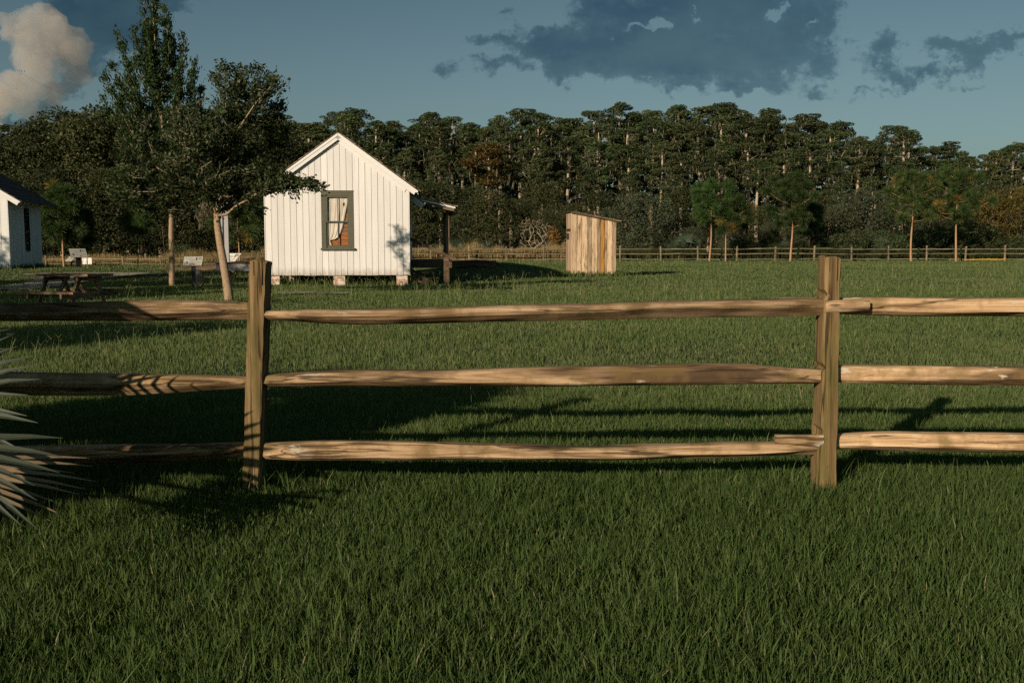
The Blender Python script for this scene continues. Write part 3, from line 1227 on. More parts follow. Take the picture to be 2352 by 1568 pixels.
# barge boards (upper strip and lower fascia), soffit
for s, ue in ((-1, ru0), (1, ru1)):
    mb = MB()
    up = np.array((-s * -slope_r, 0, 1)) if False else np.array((s * slope_r, 0, 1)) / math.hypot(slope_r, 1)
    a = np.array((uA, -0.14, wA - 0.03)) - up * 0.03
    e = np.array((ue - s * 0.02, -0.14, wA - 0.03 - abs(ue - uA) * slope_r)) - up * 0.03
    mb.bar(a, e, 0.022, 0.07, 0.9, up)
    mb.bar(a - up * 0.085 + np.array((0, 0.016, 0)), e - up * 0.085 + np.array((0, 0.016, 0)) - (e - a) / np.linalg.norm(e - a) * 0.05, 0.022, 0.115, 0.6, up)
    mb.build('barge_board', M['white_trim'], cot)
    mb = MB()
    a2, e2 = a + np.array((0, 0.27, 0)) - up * 0.05, e + np.array((0, 0.27, 0)) - up * 0.05
    mb.bar(np.array((uA, -0.028 - 0.013, wA - 0.05)) - up * 0.16, np.array((uR if s > 0 else uL, -0.041, wA - 0.05 - hw * slope_r)) - up * 0.16, 0.018, 0.15, 0.8, up)
    mb.build('frieze_board', M['white_trim'], cot)
    mb = MB()
    V = [(uA, -0.12, wA - 0.045), (ue - s * 0.03, -0.12, wA - 0.045 - abs(ue - uA) * slope_r), (ue - s * 0.03, HL + 0.26, wA - 0.045 - abs(ue - uA) * slope_r), (uA, HL + 0.26, wA - 0.045)]
    V2 = [(q[0], q[1], q[2] + 0.025) for q in V]
    mb.add(V + V2, [(0, 1, 2, 3), (7, 6, 5, 4), (0, 4, 5, 1), (1, 5, 6, 2), (2, 6, 7, 3), (3, 7, 4, 0)], 0.4)
    mb.build('soffit', M['white_trim'], cot)
    mb = MB()
    ex = ue - s * 0.02
    zz = wA - 0.03 - abs(ue - uA) * slope_r
    mb.box((min(ex, ex - s * 0.02), -0.11, zz - 0.10), (max(ex, ex - s * 0.02), HL + 0.24, zz - 0.01), 0.6)
    mb.build('eave_board', M['white_trim'], cot)

# brick piers
for xa, xb, v in ((614, 642, 0.03), (765.5, 792.5, 0.03), (910.5, 936.5, 0.03)):
    a, _ = hf.uw(xa, 645)
    b2, _ = hf.uw(xb, 645)
    for vv in (v, 3.6, HL - 0.5):
        mb = MB()
        mb.box((a, vv, -0.25), (b2, vv + 0.40, wB - 0.005), 0.5)
        mb.build('brick_pier', M['brick'], cot)

# window: casing with sub-parts
mb = MB()
cw = 0.15
y0_, y1_ = -0.034, 0.05
mb.box((wx0, y0_, wz0 + 0.06), (wx0 + cw, y1_, wz1), 0.5)
mb.box((wx1 - cw, y0_, wz0 + 0.06), (wx1, y1_, wz1), 0.5)
mb.box((wx0 + cw, y0_ - 0.004, wz1 - cw), (wx1 - cw, y1_, wz1 - 0.001), 0.5)
mb.box((wx0 - 0.01, y0_ - 0.02, wz1), (wx1 + 0.01, y1_, wz1 + 0.015), 0.5)
win = mb.build('window', M['frame'], cot)
mb = MB()
mb.box((wx0 - 0.03, -0.11, wz0), (wx1 + 0.03, 0.06, wz0 + 0.06), 0.5)
mb.build('sill', M['frame'], win)
ix0, ix1 = wx0 + cw, wx1 - cw
iz0, iz1 = wz0 + 0.06, wz1 - cw
zm = hf.uw(776, 509)[1]
sd = 0.045
xm = hf.uw(776, 500)[0]
for (lo, hi, yy) in ((zm - 0.02, iz1, -0.03), (iz0, zm + 0.02, 0.001)):
    mb = MB()
    st_lo = 0.09 if lo == iz0 else 0.035
    st_hi = 0.05 if hi == iz1 else 0.035
    mb.box((ix0, yy, lo), (ix0 + sd, yy + 0.03, hi), 0.5)
    mb.box((ix1 - sd, yy, lo), (ix1, yy + 0.03, hi), 0.5)
    mb.box((ix0 + sd, yy + 0.001, lo), (ix1 - sd, yy + 0.029, lo + st_lo), 0.5)
    mb.box((ix0 + sd, yy + 0.001, hi - st_hi), (ix1 - sd, yy + 0.029, hi), 0.5)
    mb.box((xm - 0.011, yy + 0.002, lo + st_lo), (xm + 0.011, yy + 0.028, hi - st_hi), 0.5)
    mb.build('sash', M['frame'], win)
    mb = MB()
    mb.box((ix0 + 0.01, yy + 0.014, lo + 0.01), (ix1 - 0.01, yy + 0.018, hi - 0.01), 0.5)
    mb.build('pane', M['glass'], win)
# inner boards standing behind the glass
mb = MB()
k = 12
for i in range(k):
    za = iz0 - 0.05 + i * (iz1 - iz0 + 0.1) / k
    mb.box((ix0 - 0.1, 0.10 + rng.uniform(0, 0.006), za + 0.004), (ix1 + 0.1, 0.125, za + (iz1 - iz0 + 0.1) / k - 0.004), rng.uniform(0, 1))
mb.box((ix0 - 0.1, 0.13, iz0 - 0.06), (ix1 + 0.1, 0.145, iz1 + 0.06), 0.1)
mb.build('inner_board', M['brown_board'], win)
# curtain pulled to one side, hem swept up to a tie near the bottom
mb = MB()
cx0 = ix0 + 0.005
cols, rows = 60, 60
Wd = ix1 - ix0 - 0.05
edge = [(0.0, 0.985), (0.12, 0.96), (0.28, 0.885), (0.45, 0.80), (0.6, 0.72), (0.72, 0.62), (0.80, 0.50), (0.835, 0.36), (0.855, 0.10), (0.87, 0.16), (0.91, 0.20), (1.0, 0.24)]
et, ev_ = zip(*edge)
V = []
for r in range(rows + 1):
    t = r / rows
    wmax = min(1.0, float(np.interp(t, et, ev_)) * 1.04) * Wd
    for c_ in range(cols + 1):
        s = c_ / cols
        u = cx0 + s * wmax
        amp = 0.022 * (0.5 + 0.5 * t)
        fold = amp * (math.sin(s * 23 + 1.0 + 1.2 * t) + 0.5 * math.sin(s * 51 + 2 - 2 * t)) + 0.014 * math.sin(s * 9 - t * 4)
        drape = 0.018 * math.sin(t * 30 + s * 5) * max(0, t - 0.55) * 2
        V.append((u, 0.052 + 0.42 * (fold + drape), iz1 - t * (iz1 - iz0)))
Fs = []
for r in range(rows):
    for c_ in range(cols):
        t, s = (r + 0.5) / rows, (c_ + 0.5) / cols
        uu = s * float(np.interp(t, et, ev_))
        hx, hz = (uu - 0.80) / 0.045, (t - 0.165) / 0.045
        if abs(hx) < 1 - 0.8 * max(0, hz) and -0.75 < hz < 1:      # torn hole
            continue
        q = r * (cols + 1) + c_
        Fs.append((q, q + 1, q + cols + 2, q + cols + 1))
mb.add(V, Fs, 0.5)
mb.build('curtain', M['cloth'], win, smooth=True)

# porch on the far side of the cottage, roof slopes, post, deck, steps, hand rail
PV = 1.0                                                # front edge of the porch roof
PO = 1.62                                               # front corner of the deck
PE = 6.6                                                # far end of the porch
a, zt = hf.uw(958, 455, PV)
b2, zt2 = hf.uw(1047, 474, PV)
mb = MB()
n = 6
for k in range(n):
    f0, f1 = k / n, (k + 1) / n + 0.05
    za, zb = zt + (zt2 - zt) * f0, zt + (zt2 - zt) * f1
    ua_, ub_ = a + (b2 - a) * f0, a + (b2 - a) * f1
    V = []
    for vv in (PV - 0.1, PE):
        V += [(ua_, vv, za), (ub_, vv, zb), (ub_, vv, zb + 0.035), (ua_, vv, za + 0.006)]
    mb.add(V, [(0, 1, 2, 3), (7, 6, 5, 4), (0, 4, 5, 1), (1, 5, 6, 2), (2, 6, 7, 3), (3, 7, 4, 0)], rng.uniform(0, 1))
c0, zc0 = hf.uw(936, 443, PV - 0.3)
c1, zc1 = hf.uw(976, 468, PV - 0.3)
for k in range(4):
    f0, f1 = k / 4, (k + 1) / 4 + 0.04
    V = []
    for vv in (PV - 0.42, PV + 0.6):
        V += [(c0 + (c1 - c0) * f0, vv, zc0 + (zc1 - zc0) * f0), (c0 + (c1 - c0) * f1, vv, zc0 + (zc1 - zc0) * f1), (c0 + (c1 - c0) * f1, vv, zc0 + (zc1 - zc0) * f1 + 0.035), (c0 + (c1 - c0) * f0, vv, zc0 + (zc1 - zc0) * f0 + 0.006)]
    mb.add(V, [(0, 1, 2, 3), (7, 6, 5, 4), (0, 4, 5, 1), (1, 5, 6, 2), (2, 6, 7, 3), (3, 7, 4, 0)], rng.uniform(0, 1))
pr = mb.build('porch_roof', M['shingle'], cot)
mb = MB()
mb.bar((a + 0.05, PV - 0.09, zt - 0.05), (b2 - 0.02, PV - 0.09, zt2 - 0.05), 0.025, 0.055, 0.5, (0, 0, 1))
mb.build('barge_board', M['old_white'], pr)
mb = MB()
mb.bar((a + 0.05, PV - 0.07, zt - 0.12), (b2 - 0.06, PV - 0.07, zt2 - 0.12), 0.025, 0.10, 0.2, (0, 0, 1))
mb.build('fascia_board', M['far_wood'], pr)
mb = MB()
mb.bar((c0 + 0.03, PV - 0.40, zc0 - 0.05), (c1 - 0.02, PV - 0.40, zc1 - 0.05), 0.025, 0.07, 0.8, (0, 0, 1))
mb.bar((c0 + 0.03, PV - 0.385, zc0 - 0.13), (c1 - 0.09, PV - 0.385, zc1 - 0.11), 0.025, 0.10, 0.2, (0, 0, 1))
mb.build('barge_board', M['old_white'], pr)
mb = MB()
mb.box((b2 - 0.12, PV - 0.05, zt2 - 0.16), (b2 - 0.03, PE, zt2 - 0.03), 0.3)
mb.build('porch_beam', M['dark_wood'], pr)
pu0, _ = hf.uw(1024.5, 560, PO)
pu1, pw1 = hf.uw(1032, 560, PO)
deck_w = hf.uw(985, 599, PO)[1]
for vv in (PO, PE - 0.2):
    mb = MB()
    mb.box((pu0, vv, -0.2), (pu1, vv + 0.13, zt2 - 0.02), 0.5)
    mb.build('porch_post', wood('porch_post_wood' if vv == PO else 'rear_post_wood', 2, (0.22, 0.15, 0.09), (0.10, 0.065, 0.04), (0.30, 0.21, 0.13), 0.3), cot)
mb = MB()
for k in range(12):
    v0 = PO - 0.1 + k * (PE - PO + 0.1) / 12
    mb.box((uR + 0.04, v0, deck_w - 0.03), (pu1 + 0.1, v0 + (PE - PO + 0.1) / 12 - 0.012, deck_w), rng.uniform(0, 1))
mb.box((uR + 0.04, PO - 0.09, deck_w - 0.24), (pu1 + 0.08, PO - 0.05, deck_w - 0.032), 0.4)
mb.box((uR + 0.04, PE - 0.1, deck_w - 0.2), (pu1 + 0.08, PE - 0.06, deck_w - 0.032), 0.4)
mb.box((pu1 + 0.04, PO - 0.05, deck_w - 0.24), (pu1 + 0.08, PE - 0.1, deck_w - 0.032), 0.4)
mb.build('porch_deck', M['dark_wood'], cot)
SV = 0.45
for k, (xa, xb, yy) in enumerate(((939, 965, 612.5), (960, 986.5, 624), (983, 1007, 637))):
    ta, tw = hf.uw(xa, yy, SV)
    tb, _ = hf.uw(xb, yy, SV)
    mb = MB()
    mb.box((ta, SV, tw - 0.04), (tb, SV + 0.98, tw), rng.uniform(0, 1))
    mb.build('step', M['dark_wood'], cot)
s0 = hf.uw(940, 618, SV)
s1 = hf.uw(1008, 655, SV)
for vv in (SV + 0.03, SV + 0.94):
    mb = MB()
    mb.bar((s0[0], vv, s0[1] - 0.12), (s1[0], vv, s1[1] - 0.1), 0.04, 0.24, 0.3)
    mb.build('stair_stringer', M['dark_wood'], cot)
r0, r1 = hf.uw(936, 546, SV), hf.uw(1047, 596, SV)
mb = MB()
mb.bar((r0[0], SV + 0.02, r0[1]), (r1[0], SV + 0.02, r1[1]), 0.05, 0.10, 0.3)
mb.build('hand_rail', M['dark_wood'], cot)
q0, q1 = hf.uw(1019, 590, SV), hf.uw(1031, 640, SV)
mb = MB()
mb.box((q0[0], SV + 0.05, -0.2), (q1[0], SV + 0.17, q0[1]), 0.5)
mb.build('newel_post', M['dark_wood'], cot)
# side porch on the other flank: white posts on a deck edge
BV = 4.0
f0, fz0 = hf.uw(496.5, 606, BV)
_, fz1 = hf.uw(496.5, 622, BV)
mb = MB()
mb.box((f0, BV, fz1), (uL - 0.03, BV + 0.04, fz0), 0.4)
mb.box((f0, BV + 0.04, fz1 + 0.002), (f0 + 0.04, HL, fz0 - 0.002), 0.4)
mb.build('porch_fascia', M['shaded_white'], cot)
mb = MB()
for k in range(12):
    v0 = BV - 0.03 + k * (HL - BV) / 12
    mb.box((f0 - 0.02, v0, fz0), (uL - 0.035, v0 + (HL - BV) / 12 - 0.01, fz0 + 0.035), rng.uniform(0, 1))
mb.build('porch_deck', M['dark_wood'], cot)
for xx, vv in ((499.5, BV + 0.02), (515.5, HL - 0.8)):
    pa, _ = hf.uw(xx, 560, vv)
    pb, _ = hf.uw(xx + (12.5 if vv < 5 else 9.5), 560, vv)
    mb = MB()
    mb.box((pa, vv, fz0 + 0.036), (pb, vv + pb - pa, 2.95), 0.7)
    mb.build('porch_post', M['shaded_white'], cot)
mb = MB()
V = []
for vv in (BV - 0.1, HL):
    V += [(f0 - 0.15, vv, 2.95), (uL - 0.03, vv, 3.12), (uL - 0.03, vv, 3.17), (f0 - 0.15, vv, 3.0)]
mb.add(V, [(0, 1, 2, 3), (7, 6, 5, 4), (0, 4, 5, 1), (1, 5, 6, 2), (2, 6, 7, 3), (3, 7, 4, 0)], 0.5)
mb.build('porch_roof', M['shingle'], cot)
for uu in (f0 + 0.3, f0 + 1.2):
    mb = MB()
    mb.box((uu, BV + 0.3, -0.3), (uu + 0.3, BV + 0.6, fz1 + 0.01), 0.4)
    mb.build('porch_pier', M['dark_wood'], cot)

# boardwalk ramps running behind the cottage
for nm, lab, pts, D in (('wooden_ramp', 'dark wooden boardwalk ramp leading off the cottage porch towards the outhouse', ((1020, 600.5), (1085, 597.5), (1140, 600)), 44),
                        ('wooden_ramp', 'dark wooden boardwalk ramp behind the information sign beside the cottage', ((340, 617), (430, 612.5), (500, 605), (560, 603)), 43)):
    t = thing(nm, lab, 'ramp', P(pts[0][0], pts[0][1], D) * np.array((1, 1, 0)))
    o0 = np.array(t.location)
    wp = [P(x, y, D) - o0 for x, y in pts]
    mb = MB()
    for p, q in zip(wp[:-1], wp[1:]):
        n = max(2, int(np.linalg.norm(q - p) / 0.15))
        for k in range(n):
            a0, a1 = p + (q - p) * k / n, p + (q - p) * (k + 0.93) / n
            mb.bar((a0 + a1) / 2 + np.array((0, 0, -0.02)), (a0 + a1) / 2 + np.array((0.0001, 1.3, -0.02)), np.linalg.norm(a1 - a0), 0.035, rng.uniform(0, 1))
    mb.build('deck', M['dark_wood'], t)
    for dy in (0.02, 1.26):
        mb = MB()
        for p, q in zip(wp[:-1], wp[1:]):
            mb.bar(p + np.array((0, dy, -0.15)), q + np.array((0, dy, -0.15)), 0.05, 0.2, 0.3)
        mb.build('side_beam', M['dark_wood'], t)
    for p in wp:
        g = on(p[0] + o0[0], p[1] + o0[1])
        for dy in (0.12, 1.2):
            mb = MB()
            mb.box((p[0] - 0.05, p[1] + dy - 0.05, g - 0.2), (p[0] + 0.05, p[1] + dy + 0.05, p[2] - 0.05), 0.5)
            mb.build('support_post', M['dark_wood'], t)

# ------------------------------------------------------------------ outhouse
b0 = P(1312.5, 637, 40.2)
of = Frame((b0[0], b0[1], 0), math.radians(7.0))
u1, _ = of.uw(1414, 600)
_, hl = of.uw(1312.5, 489)
_, hr = of.uw(1414, 509)
DV = 1.25
out = thing('outhouse', 'narrow outhouse of mismatched upright planks with a sloping lean-to roof', 'outhouse', of.o, of.phi)
HX.append(of.foot(0, u1, 0, DV))
edges = [1312.5, 1325, 1336, 1349, 1358, 1372, 1379, 1389, 1394, 1406, 1414]
mb, mo = MB(), MB()
plank_tones = [0.55, 0.85, 0.9, 0.15, 0.8, 0.0, 0.45, 0.5, 0.95, 0.25, 0.8]
for (xa, xb), tone_ in zip(zip(edges[:-1], edges[1:]), plank_tones):
    a = 0 if xa == 1312.5 else of.uw(xa, 600)[0]
    b2 = of.uw(xb, 600)[0]
    top = lambda u: hl + (hr - hl) * u / u1
    plank(mo if xa == 1379 else mb, a + 0.007, b2 - 0.008, -0.1, top(a), top(b2), rng.uniform(-0.012, 0.012), 0.022, tone_)
plank(mb, 0.02, u1 - 0.02, -0.05, hl - 0.03, hr - 0.03, 0.04, 0.03, 0.0)
for s, u, ht in ((0, 0.0, hl), (1, u1 - 0.022, hr)):
    for k in range(7):
        v0 = -0.02 + k * (DV + 0.02) / 7
        mb.box((u, v0 + 0.003, -0.1), (u + 0.022 + rng.uniform(-0.005, 0.005), v0 + (DV + 0.02) / 7 - 0.006, ht - 0.005), rng.uniform(0, 1))
plank(mb, 0.03, u1 - 0.03, -0.1, hl, hr, DV, 0.022, 0.5)
mb.build('plank_wall', M['plank'], out)
o = mo.build('plank', M['orange_plank'], out)
o['label'] = 'orange stained plank'
mb = MB()
for k in range(7):
    f0_, f1_ = k / 7, (k + 1) / 7 + 0.05
    ua_, ub_ = -0.09 + (u1 + 0.18) * f0_, -0.09 + (u1 + 0.18) * f1_
    za, zb = hl + 0.035 + (hr - hl) * (ua_ / u1), hl + 0.035 + (hr - hl) * (ub_ / u1)
    V = []
    for vv in (-0.13, DV + 0.12):
        V += [(ua_, vv, za), (ub_, vv, zb), (ub_, vv, zb + 0.042), (ua_, vv, za + 0.008)]
    mb.add(V, [(0, 1, 2, 3), (7, 6, 5, 4), (0, 4, 5, 1), (1, 5, 6, 2), (2, 6, 7, 3), (3, 7, 4, 0)], rng.uniform(0, 1))
mb.build('roof', M['shingle'], out)
mb = MB()
mb.bar((-0.06, -0.09, hl + 0.012), (u1 + 0.06, -0.09, hr + 0.012 - 0.01), 0.03, 0.03, 0.3)
mb.build('roof_batten', M['dark_wood'], out)
mb = MB()
mb.box((-0.03, 0.25, hl - 0.72), (-0.006, 1.05, hl - 0.62), 0.4)
mb.box((-0.03, 0.55, hl - 1.05), (-0.008, 1.05, hl - 0.8), 0.6)
mb.build('hinge', M['iron'], out)

# ------------------------------------------------------------------ shed at the picture's edge
c = P(23.5, 618, 44.0)
sf = Frame((c[0], c[1], 0), math.radians(10))
shed = thing('white_shed', 'white weathered shed with dark shingle roof beside the gravel path', 'shed', sf.o, sf.phi)
sw0 = sf.uw(23.5, 618)[1]
sw1 = sf.uw(23.5, 447)[1]
SL = 5.0
SWD = 5.0
ridge_u = -SWD / 2
ssl = 0.62
sroof = lambda u: sw1 + (abs(ridge_u) - abs(u - ridge_u)) * ssl
HX.append(sf.foot(-SWD, 0, 0, SL))
mb = MB()
wd = 0.30
k = int(SWD / wd)
for i in range(k + 1):
    a, b2 = -SWD + i * SWD / (k + 1) + 0.006, -SWD + (i + 1) * SWD / (k + 1) - 0.006
    if a < ridge_u < b2:
        plank(mb, a, ridge_u, sw0 - 0.5, sroof(a), sroof(ridge_u), 0, 0.024, rng.uniform(0, 1))
        plank(mb, ridge_u, b2, sw0 - 0.5, sroof(ridge_u), sroof(b2), 0, 0.024, rng.uniform(0, 1))
    else:
        plank(mb, a, b2, sw0 - 0.5, sroof(a), sroof(b2), rng.uniform(-0.003, 0.003), 0.024, rng.uniform(0, 1))
mb.box((-SWD, SL - 0.05, sw0 - 0.5), (0, SL, sw1), 0.4)
mb.box((-SWD, 0.03, sw0 - 0.5), (-SWD + 0.03, SL - 0.05, sw1), 0.4)
# side wall facing the path with the window opening


def side_v(x, y):
    """(v, w) on the shed's flank for a measured point."""
    d = ray(x, y)
    t = np.dot(sf.o - np.array((0, 0, CAM_H)), sf.eu) / np.dot(d, sf.eu)
    p = np.array((0, 0, CAM_H)) + d * t - sf.o
    return float(np.dot(p, sf.ev)), float(p[2])


va, wt = side_v(55.5, 479)
vb, wb = side_v(69.5, 575)
nside = 34
for i in range(nside):
    a, b2 = 0.03 + i * (SL - 0.08) / nside, 0.03 + (i + 1) * (SL - 0.08) / nside - 0.012
    spans = [(sw0 - 0.5, sw1 - 0.02)]
    if b2 > va and a < vb:
        spans = [(sw0 - 0.5, wb), (wt, sw1 - 0.02)]
    for lo, hi in spans:
        mb.box((-0.03, a, lo), (rng.uniform(-0.004, 0.004), b2, hi), rng.uniform(0, 1))
mb.box((-0.045, 0.05, sw0 - 0.5), (-0.034, va, sw1 - 0.05), 0.0)
mb.box((-0.045, vb, sw0 - 0.5), (-0.034, SL - 0.08, sw1 - 0.05), 0.0)
mb.build('wall', M['old_white'], shed)
mb = MB()
mb.box((0.002, -0.028, sw0 - 0.5), (0.03, 0.10, sw1 - 0.02), 0.8)
mb.build('corner_board', M['white'], shed)
mb = MB()
for za, zb, a, b2 in ((wb, wt, va - 0.02, va + 0.05), (wb, wt, vb - 0.05, vb + 0.02), (wt - 0.05, wt + 0.04, va + 0.05, vb - 0.05), (wb - 0.05, wb + 0.03, va + 0.05, vb - 0.05)):
    mb.box((-0.02, a, za), (0.022, b2, zb), 0.5)
win2 = mb.build('window', M['black'], shed)
mb = MB()
mb.box((-0.02, va + 0.05, wb + 0.03), (-0.012, vb - 0.05, wt - 0.05), 0.5)
mb.build('pane', M['glass'], win2)
mb = MB()
mb.box((-0.6, va - 0.3, wb - 0.2), (-0.55, vb + 0.3, wt + 0.2), 0.5)
mb.build('dark_interior', M['dark_room'], win2)
eu = sf.uw(47, 454, -0.3)[0]
gable_roof(shed, ridge_u, sw1 + 0.12 + abs(ridge_u) * ssl, ssl, -SWD - eu, eu, -0.3, SL + 0.35, M['dark_shingle'], 12)
up = np.array((ssl, 0, 1)) / math.hypot(ssl, 1)
mb = MB()
a = np.array((ridge_u, -0.28, sw1 + 0.09 + abs(ridge_u) * ssl))
e = np.array((eu - 0.02, -0.28, sw1 + 0.09 - eu * ssl))
mb.bar(a - up * 0.03, e - up * 0.03, 0.022, 0.06, 0.8, up)
mb.bar(a - up * 0.13 + np.array((0, 0.02, 0)), e - up * 0.13 + np.array((0, 0.02, 0)) - (e - a) / np.linalg.norm(e - a) * 0.04, 0.024, 0.17, 0.6, up)
mb.build('barge_board', M['white_trim'], shed)
for k in range(9):
    vv = 0.1 + k * (SL - 0.2) / 8
    mb = MB()
    mb.bar((-0.25, vv, sw1 + 0.05 + 0.25 * ssl - 0.02), (eu - 0.06, vv, sw1 + 0.05 - (eu - 0.06) * ssl - 0.02), 0.05, 0.10, 0.5)
    mb.build('rafter_tail', M['old_white'], shed)
# ------------------------------------------------------------------ split-rail fence close to the camera
FD = 5.12
pbase = P(582, 1115, FD)
fence = thing('split_rail_fence', 'weathered three rail split rail fence crossing the front of the lawn', 'fence', (pbase[0], FD, 0))
forig = np.array((pbase[0], FD, 0))


def vnoise(n, m, sc, amp, seed):
    """Smooth random bumps on an n x m grid."""
    r = np.random.default_rng(seed)
    o = np.zeros((n, m))
    i, j = np.arange(n)[:, None] / sc, np.arange(m)[None, :]
    for k in range(6):
        o += r.normal(0, 1) * np.sin(i * r.uniform(0.4, 2.4) + j * r.integers(0, 4) * 2 * np.pi / m + r.uniform(0, 6.3))
    return amp * o / 2.4


def near_rail(top, bot, D, ridge, depth, seed, label=None, taper=(0.0, 0.0)):
    xa = max(top[0][0], bot[0][0])
    xb = min(top[-1][0], bot[-1][0])
    short = xb - xa < 150
    n = 26 if short else 130
    X = np.linspace(xa, xb, n)
    tp = np.interp(X, *zip(*top))
    bt = np.interp(X, *zip(*bot))
    k = np.ones(9) / 9
    pad = lambda a: np.convolve(np.concatenate([np.repeat(a[0], 4), a, np.repeat(a[-1], 4)]), k, 'valid')
    tp, bt = pad(tp), pad(bt)
    zt = np.array([P(x, y, D)[2] for x, y in zip(X, tp)])
    zb = np.array([P(x, y, D)[2] for x, y in zip(X, bt)])
    xw = np.array([P(x, y, D)[0] for x, y in zip(X, (tp + bt) / 2)])
    # cross-section: (depth, height) with the front ridge at a share of the height
    sec = [(-0.62, 0.985), (-0.80, 0.90), (-0.92, ridge + 0.22 * (1 - ridge)), (-1.0, ridge), (-0.90, ridge * 0.75), (-0.55, ridge * 0.33), (-0.22, 0.03), (0.0, 0.0), (0.5, 0.12), (0.9, 0.5), (0.6, 0.9), (0.0, 1.0)]
    mm = len(sec)
    N1 = vnoise(n, mm, 12.0, 0.005, seed) + vnoise(n, mm, 4.0, 0.0026, seed + 50)
    N2 = vnoise(n, mm, 9.0, 0.003, seed + 90)
    if short:
        N1, N2 = N1 * 0.3, N2 * 0.3
    rdrift = 0.10 * np.sin(np.linspace(0, 4, n) + seed)
    V = []
    for i in range(n):
        e = min(i, n - 1 - i) / 10.0
        dd = depth * min(1, 0.55 + 0.45 * e)
        for j, (d_, h_) in enumerate(sec):
            hh = h_ + (rdrift[i] if 0.1 < h_ < 0.9 else 0)
            V.append((xw[i], D + d_ * dd + N1[i, j], zb[i] + (zt[i] - zb[i]) * hh + N2[i, j] * (0.4 if h_ in (0, 1.0) else 1)))
    V = np.array(V)
    Fs = []
    for i in range(n - 1):
        for j in range(mm):
            j2 = (j + 1) % mm
            Fs.append((i * mm + j, i * mm + j2, (i + 1) * mm + j2, (i + 1) * mm + j))
    Fs.append(tuple(range(mm)))
    Fs.append(tuple((n - 1) * mm + j for j in range(mm))[::-1])
    c_ = V.mean(0)
    mb = MB()
    mb.add(V - c_, Fs, (seed * 0.37) % 1)
    o = mb.build('rail', M['rail'], fence, loc=c_ - forig)
    if label:
        o['label'] = label
    return o


near_rail([(-640, 700), (-60, 698), (0, 697), (200, 692), (400, 689), (480, 690), (580, 694)], [(-640, 735), (0, 737), (300, 737), (580, 734)], FD + 0.02, 0.55, 0.075, 3)
near_rail([(-640, 850), (0, 853), (300, 857), (580, 864)], [(-640, 905), (0, 908), (300, 908), (440, 899), (580, 890)], FD + 0.02, 0.5, 0.07, 5)
near_rail([(-640, 1030), (0, 1024), (250, 1020), (420, 1018), (580, 1015)], [(-640, 1068), (0, 1066), (300, 1064), (450, 1058), (580, 1050)], FD + 0.02, 0.72, 0.07, 8)
near_rail([(595, 713), (700, 711), (1000, 705), (1300, 697), (1500, 692), (1700, 687), (1900, 684)], [(595, 734), (660, 737), (760, 744), (900, 744), (1200, 738), (1550, 730), (1750, 727), (1900, 725)], FD, 0.62, 0.105, 11)
near_rail([(595, 862), (700, 853), (780, 848), (1000, 849), (1180, 843), (1350, 839), (1550, 836), (1700, 834), (1800, 842), (1900, 847)], [(595, 888), (800, 887), (1200, 887), (1500, 885), (1700, 882), (1900, 880)], FD, 0.30, 0.08, 14)
near_rail([(595, 1016), (750, 1010), (900, 1011), (1000, 1013), (1150, 1017), (1300, 1024), (1400, 1026), (1500, 1020), (1700, 1014), (1900, 1010)], [(595, 1050), (800, 1053), (1100, 1056), (1400, 1055), (1600, 1052), (1770, 1048), (1900, 1042)], FD, 0.35, 0.075, 17)
near_rail([(1900, 684), (2050, 682), (2200, 684), (2400, 683), (2700, 684), (3200, 684)], [(1900, 718), (1980, 724), (2100, 727), (2400, 727), (3200, 725)], FD + 0.03, 0.30, 0.07, 21)
near_rail([(1900, 838), (1990, 837), (2100, 838), (2400, 841), (3200, 842)], [(1900, 878), (2050, 881), (2400, 887), (3200, 886)], FD + 0.03, 0.42, 0.075, 24)
near_rail([(1900, 997), (1960, 994), (2010, 990), (2200, 991), (2400, 994), (3200, 996)], [(1900, 1030), (2000, 1033), (2100, 1035), (2400, 1039), (3200, 1040)], FD + 0.03, 0.35, 0.075, 27)
# rail ends that run on past the post
near_rail([(1895, 690), (1960, 687), (1996, 690)], [(1895, 719), (1960, 716), (1996, 713)], FD - 0.065, 0.5, 0.03, 31, 'short rail end past the post')
near_rail([(1790, 684), (1840, 683), (1895, 683)], [(1790, 700), (1840, 701), (1895, 704)], FD + 0.075, 0.5, 0.03, 33, 'short rail end past the post')
near_rail([(1779, 997), (1830, 998), (1890, 997)], [(1779, 1017), (1830, 1023), (1890, 1026)], FD - 0.055, 0.5, 0.035, 35, 'short rail end past the post')
near_rail([(590, 698), (605, 697), (622, 702)], [(590, 712), (605, 712), (622, 711)], FD + 0.06, 0.5, 0.03, 37, 'short rail end past the post')


